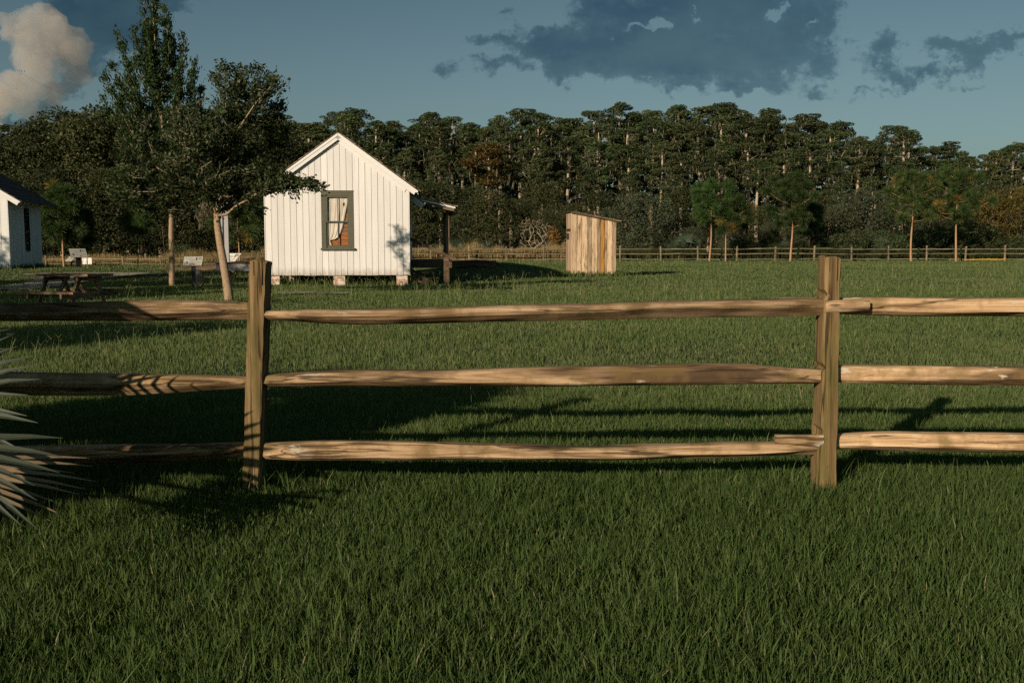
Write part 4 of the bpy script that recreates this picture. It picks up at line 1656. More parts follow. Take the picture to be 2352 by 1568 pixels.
def near_post(xt0, xt1, yt, xb0, xb1, yb, D, seed, notches=()):
    zt = P(xt0, yt, D)[2]
    zb = -0.25
    zg = P(xb0, yb, D)[2]
    n = 64
    T = np.linspace(0, 1, n)
    sec = [(-0.5, -0.42), (-0.46, -0.5), (-0.15, -0.53), (0.15, -0.51), (0.46, -0.5), (0.5, -0.42), (0.51, 0.0), (0.5, 0.45), (0.45, 0.5), (0.0, 0.5), (-0.45, 0.5), (-0.5, 0.45), (-0.51, 0.0)]
    mm = len(sec)
    wdth = P(xb1, yb, D)[0] - P(xb0, yb, D)[0]
    xt = (P(xt0, yt, D)[0] + P(xt1, yt, D)[0]) / 2
    xb = (P(xb0, yb, D)[0] + P(xb1, yb, D)[0]) / 2
    wt_ = P(xt1, yt, D)[0] - P(xt0, yt, D)[0]
    N1 = vnoise(n, mm, 6.0, 0.0035, seed) + vnoise(n, mm, 2.0, 0.0012, seed + 3)
    V = []
    dpt = 0.13
    for i in range(n):
        z = zb + (zt - zb) * T[i]
        f = (z - zg) / (zt - zg)
        cx_ = xb + (xt - xb) * f
        w = wdth + (wt_ - wdth) * f
        for j, (a_, d_) in enumerate(sec):
            x = cx_ + a_ * w + N1[i, j]
            if a_ < -0.4 and d_ < 0.3:
                for (n0, n1) in notches:
                    if n0 < z < n1:
                        x += 0.016
            zz = z
            if i == n - 1:
                zz += 0.008 * math.sin(j * 1.9 + seed) - 0.012 * a_
            V.append((x, D + d_ * dpt + N1[i, (j + 3) % mm] * 0.6, zz))
    V.append((xt, D, zt - 0.006))
    Fs = []
    for i in range(n - 1):
        for j in range(mm):
            j2 = (j + 1) % mm
            Fs.append((i * mm + j, (i + 1) * mm + j, (i + 1) * mm + j2, i * mm + j2)[::-1])
    top = (n - 1) * mm
    for j in range(mm):
        Fs.append((top + j, top + (j + 1) % mm, n * mm))
    V = np.array(V)
    c_ = V.mean(0)
    mb = MB()
    mb.add(V - c_, Fs, (seed * 0.61) % 1)
    o = mb.build('post', M['post'], fence, loc=c_ - forig)
    # drying cracks at the head of the post
    mb = MB()
    for a_ in (-0.22, 0.24):
        x = xt + a_ * wt_
        mb.box((x - 0.0009, D - 0.53 * dpt - 0.002, zt - 0.07 - 0.05 * (a_ > 0)), (x + 0.0009, D - 0.4 * dpt, zt + 0.002), 0.5)
    mb.build('drying_crack', M['dark_room'], o, loc=-c_)
    return o


P_ = lambda y: P(1885, y, FD)[2]
near_post(579, 619, 600, 563, 602, 1115, FD, 4)
near_post(1886, 1924, 590, 1869, 1912, 1112, FD, 9, ((P_(684), P_(668)), (P_(846), P_(832)), (P_(998), P_(984))))
# where the next posts stand, outside the picture
near_post(-735, -695, 598, -738, -698, 1113, FD, 12)
near_post(3190, 3230, 590, 3188, 3228, 1112, FD, 15)

# ------------------------------------------------------------------ split-rail fence along the wood's edge
FFD = 80.5
far = thing('boundary_fence', 'long three rail boundary fence along the edge of the wood behind the lawn', 'fence', (0, FFD, 0))
pxs = [-69 - 88 * k for k in range(2, 0, -1)] + [-69 + 88 * k for k in range(0, 31)]
far_posts = []
for k, x in enumerate(pxs):
    X = P(x + rng.uniform(-3, 3), 590, FFD)[0]
    g = on(X, FFD)
    far_posts.append((X, g))
    mb = MB()
    lean = rng.uniform(-0.04, 0.04)
    mb.tube([(0, 0, -0.3), (0, 0, 0.5), (lean, 0, 1.2 + rng.uniform(-0.05, 0.08))], 0.075, 6, rng.uniform(0, 1))
    mb.build('post', M['far_wood'], far, loc=(X, 0, g))
for (xa, ga), (xb, gb) in zip(far_posts[:-1], far_posts[1:]):
    for h in (0.16, 0.60, 0.98):
        if rng.uniform() < 0.05 and h < 0.3:
            continue
        a = np.array((xa - 0.12, rng.uniform(-0.05, 0.05), ga + h + rng.normal(0, 0.025)))
        e = np.array((xb + 0.12, rng.uniform(-0.05, 0.05), gb + h + rng.normal(0, 0.025)))
        c_ = (a + e) / 2
        n = 7
        pts = np.array([a + (e - a) * i / (n - 1) for i in range(n)]) - c_
        pts[:, 2] += np.concatenate([[0], rng.normal(0, 0.012, n - 2), [0]])
        rr = np.array([0.028] + [0.042 + rng.uniform(-0.008, 0.010) for _ in range(n - 2)] + [0.035])
        lichen = h < 0.3 and abs(px((c_[0], FFD, 0.2))[0] - 2268) < 45
        mb = MB()
        mb.tube(pts, rr * (1.25 if lichen else 1), 6, rng.uniform(0, 1))
        o = mb.build('rail', M['moss_board'] if lichen else M['far_wood'], far, loc=c_)
        if lichen:
            o['label'] = 'bright orange bottom rail'

# ------------------------------------------------------------------ picnic table
tb = P(165, 690, 18.6)
tl = on(tb[0], tb[1])
table = thing('picnic_table', 'dark wooden picnic table with attached benches on the shaded lawn', 'picnic table', (tb[0], tb[1], tl), math.radians(-14))
TL = 1.26
th = 0.715
for k in range(5):
    mb = MB()
    y = -0.36 + k * 0.148
    sag = rng.uniform(-0.006, 0.006)
    mb.bar((-TL / 2 + rng.uniform(-0.02, 0.02), y + 0.068, th + 0.01 + sag), (TL / 2 + rng.uniform(-0.02, 0.02), y + 0.068, th + 0.01 - sag), 0.138, 0.04, rng.uniform(0, 1))
    mb.build('top_board', M['table'], table)
for y in (-0.72, -0.60, 0.60, 0.72):
    mb = MB()
    mb.bar((-TL / 2 - 0.03, y, 0.42), (TL / 2, y, 0.42), 0.11, 0.04, rng.uniform(0, 1))
    mb.build('bench_board', M['table'], table)
for x in (-TL / 2 + 0.28, TL / 2 - 0.28):
    for s in (-1, 1):
        mb = MB()
        mb.bar((x, s * 0.22, th - 0.03), (x, s * 0.58, -0.05), 0.04, 0.09, rng.uniform(0, 1), (0, 1, 0))
        mb.build('leg', M['table'], table)
    mb = MB()
    mb.bar((x + 0.042, -0.80, 0.355), (x + 0.042, 0.80, 0.355), 0.038, 0.085, 0.5)
    mb.bar((x + 0.042, -0.35, th - 0.055), (x + 0.042, 0.35, th - 0.055), 0.038, 0.07, 0.5)
    mb.build('cross_beam', M['table'], table)
    mb = MB()
    mb.bar((x + (0.06 if x < 0 else -0.02), 0, 0.36), (x * 0.25, 0, th - 0.04), 0.04, 0.07, 0.5)
    mb.build('brace', M['table'], table)


# ------------------------------------------------------------------ information signs
def text_part(txt, size, loc, mat, parent, rot):
    cu_ = bpy.data.curves.new('lettering', 'FONT')
    cu_.body = txt
    cu_.size = size
    cu_.extrude = 0.0008
    o = bpy.data.objects.new('lettering', cu_)
    C.objects.link(o)
    bpy.context.view_layer.update()
    dg = bpy.context.evaluated_depsgraph_get()
    me = bpy.data.meshes.new_from_object(o.evaluated_get(dg))
    bpy.data.objects.remove(o)
    me.materials.clear()
    me.materials.append(mat)
    r = bpy.data.objects.new('lettering', me)
    C.objects.link(r)
    r.parent = parent
    r.location = loc
    r.rotation_euler = rot
    return r


def info_sign(label, base, post_h, pw, pd, w, h, tilt, yaw, face, title=None, pic=True):
    """A slanted panel on a black post: text block, small pictures, red seal."""
    t = thing('information_sign', label, 'sign', base, yaw)
    mb = MB()
    mb.box((-pw / 2, -pd / 2, -0.3), (pw / 2, pd / 2, post_h), 0.5)
    mb.build('post', M['black'], t)
    R = Matrix.Translation((0, -0.03, post_h + 0.005 + h / 2 * math.cos(tilt) * 0.9)) @ Matrix.Rotation(-tilt, 4, 'X')
    mb = MB()
    mb.box((-w / 2 - 0.006, 0, -h / 2 - 0.006), (w / 2 + 0.006, 0.018, h / 2 + 0.006), 0.5, R)
    mb.box((-w / 4, 0.018, -h / 4), (w / 4, 0.06, h / 4), 0.5, R)
    mb.build('panel_frame', M['black'], t)
    mb = MB()
    mb.box((-w / 2, -0.006, -h / 2), (w / 2, -0.0005, h / 2), 0.5, R)
    panel = mb.build('panel', face, t)

    def art(name, u0, v0, u1, v1, mat, z=0.0085):
        mb = MB()
        mb.box((-w / 2 + u0 * w, -z, -h / 2 + v0 * h), (-w / 2 + u1 * w, -0.0062, -h / 2 + v1 * h), 0.5, R)
        return mb.build(name, mat, panel)
    mb = MB()
    for u0, u1, v0, v1, n in ((0.07, 0.56, 0.66, 0.82, 3), (0.32, 0.58, 0.10, 0.55, 8), (0.62, 0.93, 0.20, 0.36, 4), (0.06, 0.26, 0.08, 0.14, 1)):
        for i in range(n):
            vv = v0 + (v1 - v0) * i / n
            mb.box((-w / 2 + u0 * w, -0.0085, -h / 2 + vv * h), (-w / 2 + (u1 - rng.uniform(0, 0.05)) * w, -0.0062, -h / 2 + (vv + 0.45 * (v1 - v0) / n) * h), 0.5, R)
    mb.build('text_lines', M['grey_ink'], panel)
    mb = MB()
    for u0, u1, vv in ((0.31, 0.58, 0.575), (0.62, 0.93, 0.385)):
        mb.box((-w / 2 + u0 * w, -0.009, -h / 2 + vv * h), (-w / 2 + u1 * w, -0.0062, -h / 2 + (vv + 0.05) * h), 0.5, R)
    mb.build('subheading', M['green_ink'], panel)
    if pic:
        art('picture', 0.62, 0.55, 0.95, 0.92, M['grey_ink'])
        art('picture', 0.63, 0.58, 0.70, 0.90, M['ink'], 0.010)
        art('picture', 0.78, 0.72, 0.92, 0.78, M['ink'], 0.010)
        art('picture', 0.80, 0.60, 0.93, 0.68, face, 0.010)
        # small drawing of a gabled house
        mb = MB()
        pts = [(0.06, 0.22), (0.26, 0.22), (0.26, 0.36), (0.19, 0.50), (0.13, 0.40), (0.06, 0.28)]
        V = [R @ Vector((-w / 2 + u * w, -0.009, -h / 2 + v * h)) for u, v in pts] + [R @ Vector((-w / 2 + u * w, -0.0062, -h / 2 + v * h)) for u, v in pts]
        n = len(pts)
        mb.add(V, [tuple(range(n)), tuple(range(n, 2 * n))[::-1]] + [(i, (i + 1) % n, n + (i + 1) % n, n + i)[::-1] for i in range(n)], 0.5)
        mb.build('picture', M['ink'], panel)
        art('picture', 0.12, 0.27, 0.17, 0.38, face, 0.0105)
    mb = MB()
    n = 18
    V = [R @ Vector((-w / 2 + 0.59 * w + 0.055 * w * math.cos(2 * math.pi * i / n), -0.0095, -h / 2 + 0.13 * h + 0.085 * h * math.sin(2 * math.pi * i / n))) for i in range(n)]
    V += [R @ Vector((-w / 2 + 0.59 * w + 0.055 * w * math.cos(2 * math.pi * i / n), -0.0062, -h / 2 + 0.13 * h + 0.085 * h * math.sin(2 * math.pi * i / n))) for i in range(n)]
    mb.add(V, [tuple(range(n)), tuple(range(n, 2 * n))[::-1]] + [(i, (i + 1) % n, n + (i + 1) % n, n + i)[::-1] for i in range(n)], 0.5)
    mb.build('red_seal', M['red_ink'], panel)
    if title:
        p = R @ Vector((-w / 2 + 0.07 * w, -0.0062, h / 2 - 0.135 * h))
        text_part(title, 0.10 * h, p, M['ink'], panel, (math.pi / 2 - tilt, 0, 0))
    return t


p = P(446, 660, 30.5)
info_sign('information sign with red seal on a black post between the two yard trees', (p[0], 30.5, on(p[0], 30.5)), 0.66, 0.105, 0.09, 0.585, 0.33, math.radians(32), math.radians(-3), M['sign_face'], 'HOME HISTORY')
p = P(181, 620, 44.0)
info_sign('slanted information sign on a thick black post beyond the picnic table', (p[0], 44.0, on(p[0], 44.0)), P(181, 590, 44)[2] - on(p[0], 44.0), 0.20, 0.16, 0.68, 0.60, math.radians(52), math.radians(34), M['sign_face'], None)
p = P(533, 603, 47.0)
info_sign('bright slanted information panel behind the white porch posts of the cottage', (p[0], 47, on(p[0], 47)), P(533, 601, 47)[2] - on(p[0], 47), 0.14, 0.1, 0.80, 0.62, math.radians(50), math.radians(-28), M['sign_white'], None)
p = P(163, 600, 56.0)
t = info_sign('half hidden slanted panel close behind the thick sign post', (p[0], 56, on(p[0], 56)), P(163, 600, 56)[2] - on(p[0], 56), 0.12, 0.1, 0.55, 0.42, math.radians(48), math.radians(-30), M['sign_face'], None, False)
# two white notices hung on the boundary fence either side of a post
for xa, xb, lab in ((189.5, 199, 'white notice board on the boundary fence, wider of the pair'), (202, 210.5, 'white notice board on the boundary fence, narrower of the pair')):
    a, b2 = P(xa, 607, FFD - 0.35), P(xb, 592, FFD - 0.35)
    mb = MB()
    mb.box((a[0], FFD - 0.36, a[2]), (b2[0], FFD - 0.34, b2[2]), 0.5)
    c_ = (a + b2) / 2
    mb.v = [v - np.array((c_[0], FFD - 0.36, a[2])) for v in mb.v]
    o = mb.build('notice_board', M['sign_white'], None, loc=(c_[0], FFD - 0.36, a[2]))
    tag(o, lab, 'notice')
# low utility pedestals beside the sign post
p = P(462, 658, 31.2)
u = thing('utility_box', 'low black utility pedestal with a raised meter beside the sign post', 'utility box', (p[0], 31.2, on(p[0], 31.2)))
mb = MB()
mb.box((-0.10, -0.08, -0.1), (0.06, 0.08, 0.16), 0.5)
mb.box((-0.085, -0.065, 0.16), (0.095, 0.085, 0.30), 0.5)
mb.box((-0.09, -0.075, 0.30), (0.10, 0.09, 0.315), 0.5)
mb.build('cabinet', M['black'], u)
mb = MB()
mb.box((-0.13, -0.05, 0.0), (-0.09, 0.0, 0.34), 0.5)
mb.box((-0.13, -0.06, 0.34), (0.0, 0.06, 0.49), 0.5)
mb.box((-0.135, -0.07, 0.49), (0.01, 0.07, 0.505), 0.5)
mt = mb.build('meter_box', M['black'], u)
mb = MB()
mb.box((-0.105, -0.064, 0.395), (-0.07, -0.0605, 0.455), 0.5)
mb.build('meter_window', plain('meter_glass', (0.10, 0.12, 0.12), 0.2), mt)

# ------------------------------------------------------------------ yard trees
# spreading oak with the leaning trunk
OD = 23.1
ob = P(527, 692, OD)
oz = on(ob[0], OD)
OR = np.array((ob[0], OD, oz))


def L(x, y, dd=0.0, D=OD, R=OR):
    """A measured point at a depth offset, in a tree's own coordinates."""
    return P(x, y, D + dd) - R


def L4(x, y, r, dd=0.0):
    return (*L(x, y, dd), r)


def ell(x, y, rx, ry, dd=0.0, rd=None, D=OD, R=OR):
    """Ellipsoid of foliage round a measured point; radii given in picture units."""
    s = D / F
    return (*L(x, y, dd, D, R), rx * s, (rd if rd is not None else rx * s), ry * s)


oak = thing('spreading_oak', 'broad small leaved oak with a pale leaning trunk in front of the cottage', 'tree', OR)
sk = Skel([(0, 0, -0.3, 0.125), L4(526, 680, 0.112), L4(520, 640, 0.100), L4(513, 600, 0.094), L4(506, 560, 0.088, 0.05), L4(500, 520, 0.082, 0.05), L4(498, 495, 0.080, 0.05)])
sk.limb([L(499, 500), L(520, 493, -0.1), L(540, 475, -0.2), L(575, 455, -0.3), L(620, 425, -0.3), L(660, 412, -0.4), L(700, 418, -0.5), L(738, 428, -0.6)])
sk.limb([L(499, 497), L(508, 440, 0.2), L(515, 390, 0.2), L(512, 350, 0.1), L(525, 310, 0.0), L(540, 260, 0.1), L(552, 215, 0.1), L(560, 165, 0.2)])
sk.limb([L(512, 350), L(545, 300, -0.5), L(585, 240, -0.6), L(640, 178, -0.7)])
sk.limb([L(498, 497), L(480, 440, -0.4), L(465, 390, -0.6), L(450, 330, -0.8), L(430, 270, -1.0)])
sk.limb([L(480, 440), L(430, 420, 0.4), L(380, 400, 0.6), L(320, 385, 0.8)])
sk.limb([L(499, 500), L(470, 480, 0.8), L(420, 450, 1.4), L(370, 440, 1.6)])
sk.limb([L(508, 440), L(560, 400, 0.8), L(600, 350, 1.1), L(640, 310, 1.2)])
top_lobes = [ell(515, 180, 40, 32, 0.1), ell(550, 160, 25, 20, 0.1), ell(590, 190, 48, 36, -0.2), ell(632, 190, 34, 20, -0.5), ell(545, 235, 55, 36, 0), ell(605, 250, 48, 40, 0.2), ell(640, 290, 40, 35, 0.5)]
lobes = [ell(480, 300, 75, 52, -0.4), ell(430, 270, 45, 40, -0.8), ell(545, 320, 78, 52, 0.3), ell(625, 330, 48, 50, 0.6), ell(400, 345, 68, 52, 0.2), ell(330, 345, 46, 50, 0.4), ell(322, 288, 30, 34, 0.1), ell(298, 325, 26, 34, 0.1),
         ell(460, 400, 98, 52, -0.3), ell(560, 410, 84, 48, 0.4), ell(370, 420, 80, 48, 0.9), ell(300, 405, 46, 44, 0.8), ell(280, 440, 36, 34, 0.9), ell(620, 400, 40, 44, 0.1),
         ell(500, 455, 84, 30, 0.6), ell(410, 470, 64, 28, 1.2), ell(640, 455, 20, 26, -0.2, 0.3), ell(595, 445, 46, 34, -0.3), ell(575, 470, 30, 18, -0.2),
         ell(440, 262, 34, 34, 2.2), ell(452, 400, 36, 30, 2.0), ell(432, 318, 38, 34, 2.2), ell(452, 362, 34, 30, 2.1), ell(470, 240, 25, 25, 2.0), ell(632, 490, 7, 16, -0.2, 0.1)]
branch_lobes = [ell(665, 420, 30, 16, -0.4, 0.25), ell(705, 418, 24, 10, -0.5, 0.2), ell(735, 428, 12, 10, -0.6, 0.12), ell(690, 450, 18, 8, -0.4, 0.15), ell(640, 410, 24, 22, -0.3, 0.3)]
T = np.concatenate([in_ellipsoids(lobes, 600, 0.25), in_ellipsoids(top_lobes, 190, 0.3), in_ellipsoids(branch_lobes, 85)])
sk.grow(T, 0.25, 0.28, 0.16, zmin=L(0, 505)[2])
sk.mesh(0.0062, 0.43, 7).build('trunk', M['oak_bark'], oak, smooth=True)
c, d = sk.twig_points(36, 0.07, 2)
leaves('crown', c, 0.088, M['oak_leaf'], oak, 0.5, d, 0.3, 0.5, 0.24)
mc = in_ellipsoids([ell(460, 500, 12, 25, 0.2, 0.2), ell(475, 480, 14, 20, 0, 0.2)], 160)
leaves('hanging_moss', mc, 0.16, M['moss'], oak, 0.12, np.tile((0, 0, -1.0), (len(mc), 1)))['kind'] = 'stuff'

# tall upright tree behind it
TD = 31.5
tbp = P(394, 656, TD)
TR = np.array((tbp[0], TD, on(tbp[0], TD)))
Lt = lambda x, y, dd=0.0: P(x, y, TD + dd) - TR
ET = lambda x, y, rx, ry, dd=0.0, rd=None: ell(x, y, rx, ry, dd, rd, TD, TR)
tall = thing('upright_tree', 'tall narrow upright tree with feathery shoots, tallest against the sky', 'tree', TR)
sk = Skel([(0, 0, -0.3, 0.10), (*Lt(395, 650), 0.095), (*Lt(395, 600), 0.085), (*Lt(393, 540), 0.078), (*Lt(394, 480), 0.072), (*Lt(388, 420), 0.065), (*Lt(380, 350), 0.055), (*Lt(372, 280), 0.045), (*Lt(366, 200), 0.034), (*Lt(358, 120), 0.022), (*Lt(352, 40), 0.012), (*Lt(348, -5), 0.006)])
sk.limb([Lt(393, 655), Lt(384, 620, -0.2), Lt(376, 560, -0.3), Lt(372, 520, -0.4)])
sk.limb([Lt(394, 485), Lt(410, 470, -0.3), Lt(425, 458, -0.4)])
shoots = []
for (x0, y0, x1, y1, dd) in ((382, 340, 270, 76, 0.2), (374, 290, 308, 69, -0.3), (386, 385, 254, 147, 0.3), (388, 405, 242, 178, -0.4), (388, 425, 236, 227, 0.2), (378, 330, 420, 86, 0.2), (385, 375, 446, 142, -0.2), (386, 395, 462, 205, 0.3),
                             (372, 280, 330, -5, 0.1), (366, 200, 379, 25, -0.1), (366, 220, 356, -12, 0.1), (372, 270, 345, 60, -0.4), (370, 250, 392, 90, 0.4), (380, 350, 300, 150, 0.6), (385, 380, 285, 190, -0.7), (380, 350, 405, 170, -0.5), (388, 420, 275, 240, 0.8)):
    a, e = Lt(x0, y0), Lt(x1, y1, dd)
    mid = a + (e - a) * 0.5 + np.array((0.22 * np.sign(x1 - x0), 0, -0.1))
    sk.limb([a, mid, e])
    for f in np.linspace(0.2, 1.0, 15):
        pt = (1 - f) ** 2 * a + 2 * f * (1 - f) * mid + f * f * e
        for _ in range(3 if f < 0.85 else 2):
            shoots.append(pt + rng.normal(0, 1, 3) * (0.17 * (1.15 - f) + 0.02) + np.array((0, 0, 0.04)))
core = [ET(360, 35, 22, 40, 0, 0.3), ET(365, 105, 26, 50, 0, 0.35), ET(370, 180, 26, 50, 0, 0.4), ET(375, 250, 30, 50, 0, 0.5), ET(335, 330, 42, 42), ET(405, 325, 34, 42), ET(318, 240, 9, 16),
        ET(350, 350, 90, 52), ET(420, 360, 52, 52), ET(300, 345, 42, 50), ET(350, 430, 110, 50), ET(290, 430, 52, 46), ET(430, 430, 56, 46), ET(345, 470, 76, 20)]
T = np.concatenate([np.array(shoots), in_ellipsoids(core, 400, 0.2)])
sk.grow(T, 0.1, 0.3, 0.12, zmin=Lt(0, 490)[2])
sk.mesh(0.006, 0.46, 6).build('trunk', M['oak_bark'], tall, smooth=True)
c, d = sk.twig_points(30, 0.07, 2)
leaves('crown', c, 0.128, M['tall_leaf'], tall, 0.32, d, 0.2, 0.5, 0.22)


# ------------------------------------------------------------------ pines
def pine(seed, name, label, h, bare, spread, n_whorl=7, tuft=0.42, needles=150, group=None, tufts_per=5, lean=0.0):
    r = np.random.default_rng(seed)
    t = thing(name, label, 'pine', (0, 0, 0), 0, group)
    tr_ = []
    for f in np.linspace(0, 1, 9):
        tr_.append((lean * f * f + 0.06 * math.sin(f * 7 + seed), 0.05 * math.sin(f * 5 + seed * 2), -0.3 + (h * 0.86 + 0.3) * f, 0.088 * h / 7 * (1 - 0.84 * f)))
    sk = Skel(tr_)
    tips, dirs = [], []
    bole = list(sk.p)
    for k in range(n_whorl):
        f = k / (n_whorl - 1)
        z0 = bare + (h * 0.83 - bare) * f
        reach = spread * (1.0 - 0.55 * f ** 2.2) * (0.7 if k == 0 else 1)
        m_ = int(r.integers(3, 6))
        a0 = r.uniform(0, 6.28)
        for j in range(m_):
            az = a0 + j * 6.283 / m_ + r.uniform(-0.4, 0.4)
            rc = reach * r.uniform(0.45, 1.2)
            rise = rc * r.uniform(0.25, 0.75) * (0.6 + 0.6 * f)
            st = np.array((0, 0, z0))
            base = min(bole, key=lambda q: abs(q[2] - z0))
            e = base + np.array((math.cos(az) * rc, math.sin(az) * rc, rise))
            mid = base + (e - base) * 0.55 + np.array((0, 0, -0.10 * rc))
            sk.limb([base, mid, e])
            nt_ = max(2, int(tufts_per * (0.6 + rc / spread)))
            for q in range(nt_):
                g_ = 1.0 if q == 0 else r.uniform(0.35, 0.98)
                pt = (1 - g_) ** 2 * base + 2 * g_ * (1 - g_) * mid + g_ * g_ * e
                off = r.normal(0, 0.13 * spread, 3) if q else np.zeros(3)
                off[2] = abs(off[2]) * 0.8
                tips.append(pt + off)
                dd = (e - base) / np.linalg.norm(e - base) * 0.6 + np.array((0, 0, 0.75)) + off
                dirs.append(dd / np.linalg.norm(dd))
    tips.append(np.array(tr_[-1][:3]) + (0, 0, 0.1))
    dirs.append(np.array((0, 0, 1.0)))
    sk.grow(np.array(tips), -0.2, 0.25, 0.1, zmin=bare * 0.95)
    sk.mesh(0.013, 0.36, 7, 0.0).build('trunk', M['pine_bark'], t, smooth=True)
    V, var = [], []
    for p, d in zip(tips, dirs):
        n = needles
        dv = r.normal(0, 1, (n, 3))
        dv /= np.linalg.norm(dv, axis=1)[:, None]
        dv = dv + d[None] * 0.55
        dv[:, 2] -= 0.12
        dv /= np.linalg.norm(dv, axis=1)[:, None]
        L_ = tuft * r.uniform(0.7, 1.1, n) * r.uniform(0.8, 1.1)
        s = np.cross(dv, r.normal(0, 1, (n, 3)))
        s /= np.linalg.norm(s, axis=1)[:, None]
        w = 0.017
        b0 = p - d * 0.10 * r.uniform(0, 1, n)[:, None]
        e = b0 + dv * L_[:, None]
        e[:, 2] -= 0.08 * L_
        V.append(np.stack([b0 - s * w * 0.7, b0 + s * w * 0.7, e + s * w * 0.4, e - s * w * 0.4], 1))
        brown = r.uniform() < 0.045
        var.append(np.clip(r.normal(0.93 if brown else r.uniform(0.3, 0.6), 0.14, n), 0, 1))
    raw_mesh('needle_crown', np.concatenate(V), 4, M['needle'], np.concatenate(var), t)
    return t


PINES = [  # base x, base y, depth, top y, half spread in picture units, bare fraction, label, whorls
    (1630, 600, 78.5, 402, 62, 0.46, 'young pine with a rounded crown, close to the outhouse on the lawn edge', 7),
    (1667, 600, 79.0, 436, 60, 0.42, 'young pine with its crown merging into the neighbour nearer the outhouse', 6),
    (1817, 598, 79.0, 378, 66, 0.36, 'young pine with a wide crown standing directly before the lawn fence post', 8),
    (1858, 590, 84.5, 450, 34, 0.40, 'slim pine rising just behind the boundary fence beside the wide crowned pine', 5),
    (2093, 601, 78.0, 376, 64, 0.42, 'young open crowned pine beyond the front fence post on its outer side', 7),
    (2194, 600, 78.3, 366, 68, 0.42, 'tall young pine with spaced needle tufts above the orange fence rail', 7),
    (148, 613, 66.0, 405, 66, 0.36, 'bushy pine with an orange trunk next to the white shed', 8),
    (185, 612, 68.0, 470, 55, 0.30, 'bright green pine with upright shoots behind the slanted sign', 8),
    (317, 612, 70.0, 476, 40, 0.62, 'small pine with a long bare trunk between the sign and the upright tree', 4),
    (549, 606, 62.0, 440, 72, 0.40, 'low spreading pine seen behind the white porch posts', 7),
]
for i, (x, y, D, ty, hwp, bare, lab, nw) in enumerate(PINES):
    b_ = P(x, y, D)
    g = on(b_[0], D)
    h = P(x, ty, D)[2] - g
    o = pine(40 + i, 'young_pine', lab, h, h * bare, hwp * D / F * 0.92, nw, 0.60 if i not in (7,) else 0.42, 165, 'young pines along the lawn edge', 2, rng.uniform(-0.2, 0.2))
    o.location = (b_[0], D, g)
    o.rotation_euler = (0, 0, rng.uniform(0, 6.28))


# ------------------------------------------------------------------ forest prototypes
def cypress(seed, h, rust=False):
    r = np.random.default_rng(seed)
    t = thing('bald_cypress', 'x', 'cypress')
    lean = r.uniform(-0.5, 0.5)
    tr_ = []
    for f in np.linspace(0, 1, 10):
        tr_.append((lean * f + 0.12 * math.sin(f * 6 + seed), 0.1 * math.sin(f * 5 + 2 * seed), -0.4 + (h * 0.93 + 0.4) * f, (0.32 + 0.14 * max(0, 1 - f * 8)) * (1 - 0.66 * f)))
    sk = Skel(tr_)
    tp = np.array(tr_)
    lobes = []
    nl = int(r.integers(44, 62))
    wide = r.uniform(0.7, 1.15)
    low = r.uniform(0.56, 0.67)
    for k in range(nl):
        g_ = (k + r.uniform(0, 1)) / nl
        f = low + (0.975 - low) * g_ ** 0.85
        az = k * 2.4 + r.uniform(-0.9, 0.9)
        env = np.interp(g_, (0, 0.25, 0.6, 0.85, 0.95, 1.0), (0.6, 1.0, 1.1, 0.78, 0.5, 0.2))
        rc = env * wide * 2.35 * r.uniform(0.05, 1.0) ** 0.6 * (1.25 if r.uniform() < 0.12 else 1)
        cx_, cy_ = np.interp(f, np.linspace(0, 1, 10), tp[:, 0]), np.interp(f, np.linspace(0, 1, 10), tp[:, 1])
        s = r.uniform(0.42, 0.95)
        lobes.append((cx_ + math.cos(az) * rc, cy_ + math.sin(az) * rc, h * f + 0.25 * rc * r.uniform(-0.4, 1), s, s, s * r.uniform(0.28, 0.55)))
    T = in_ellipsoids(lobes, 170)
    sk.grow(T, 0.05, 0.5, 0.18, zmin=h * 0.5)
    for _ in range(7):                                       # bare dead limbs
        z = h * r.uniform(0.28, 0.6)
        az = r.uniform(0, 6.28)
        b_ = min(sk.p, key=lambda q: abs(q[2] - z) + 5 * math.hypot(q[0], q[1]))
        e = b_ + np.array((math.cos(az) * 1.3, math.sin(az) * 1.3, r.uniform(-0.2, 0.9)))
        sk.limb([b_, (b_ + e) / 2 + r.normal(0, 0.12, 3), e])
    sk.mesh(0.017, 0.44, 6).build('trunk', M['cypress_bark'], t, smooth=True)
    c = in_ellipsoids(lobes, 7600, 0.15)
    n = len(c)
    d = r.normal(0, 1, (n, 3))
    d[:, 2] = d[:, 2] * 0.5 - 0.25
    o = leaves('crown', c, 0.25, M['rust_leaf'] if rust else M['cypress_leaf'], t, 0.5, d, 1.0, 0.45, 0.24)
    k = r.choice(len(lobes), 60)
    Lb = np.array(lobes)[k]
    mc = np.concatenate([np.repeat(Lb[:, :3] + r.normal(0, 0.5, (60, 3)) * Lb[:, 3:], 3, 0)])
    mc[:, 2] -= np.tile((0.5, 0.8, 1.1), 60)
    mc[:, :2] += r.normal(0, 0.06, (180, 2))
    leaves('hanging_moss', mc, 0.62, M['moss'], t, 0.16, np.tile((0.0, 0.0, -3.0), (180, 1)))['kind'] = 'stuff'
    return t


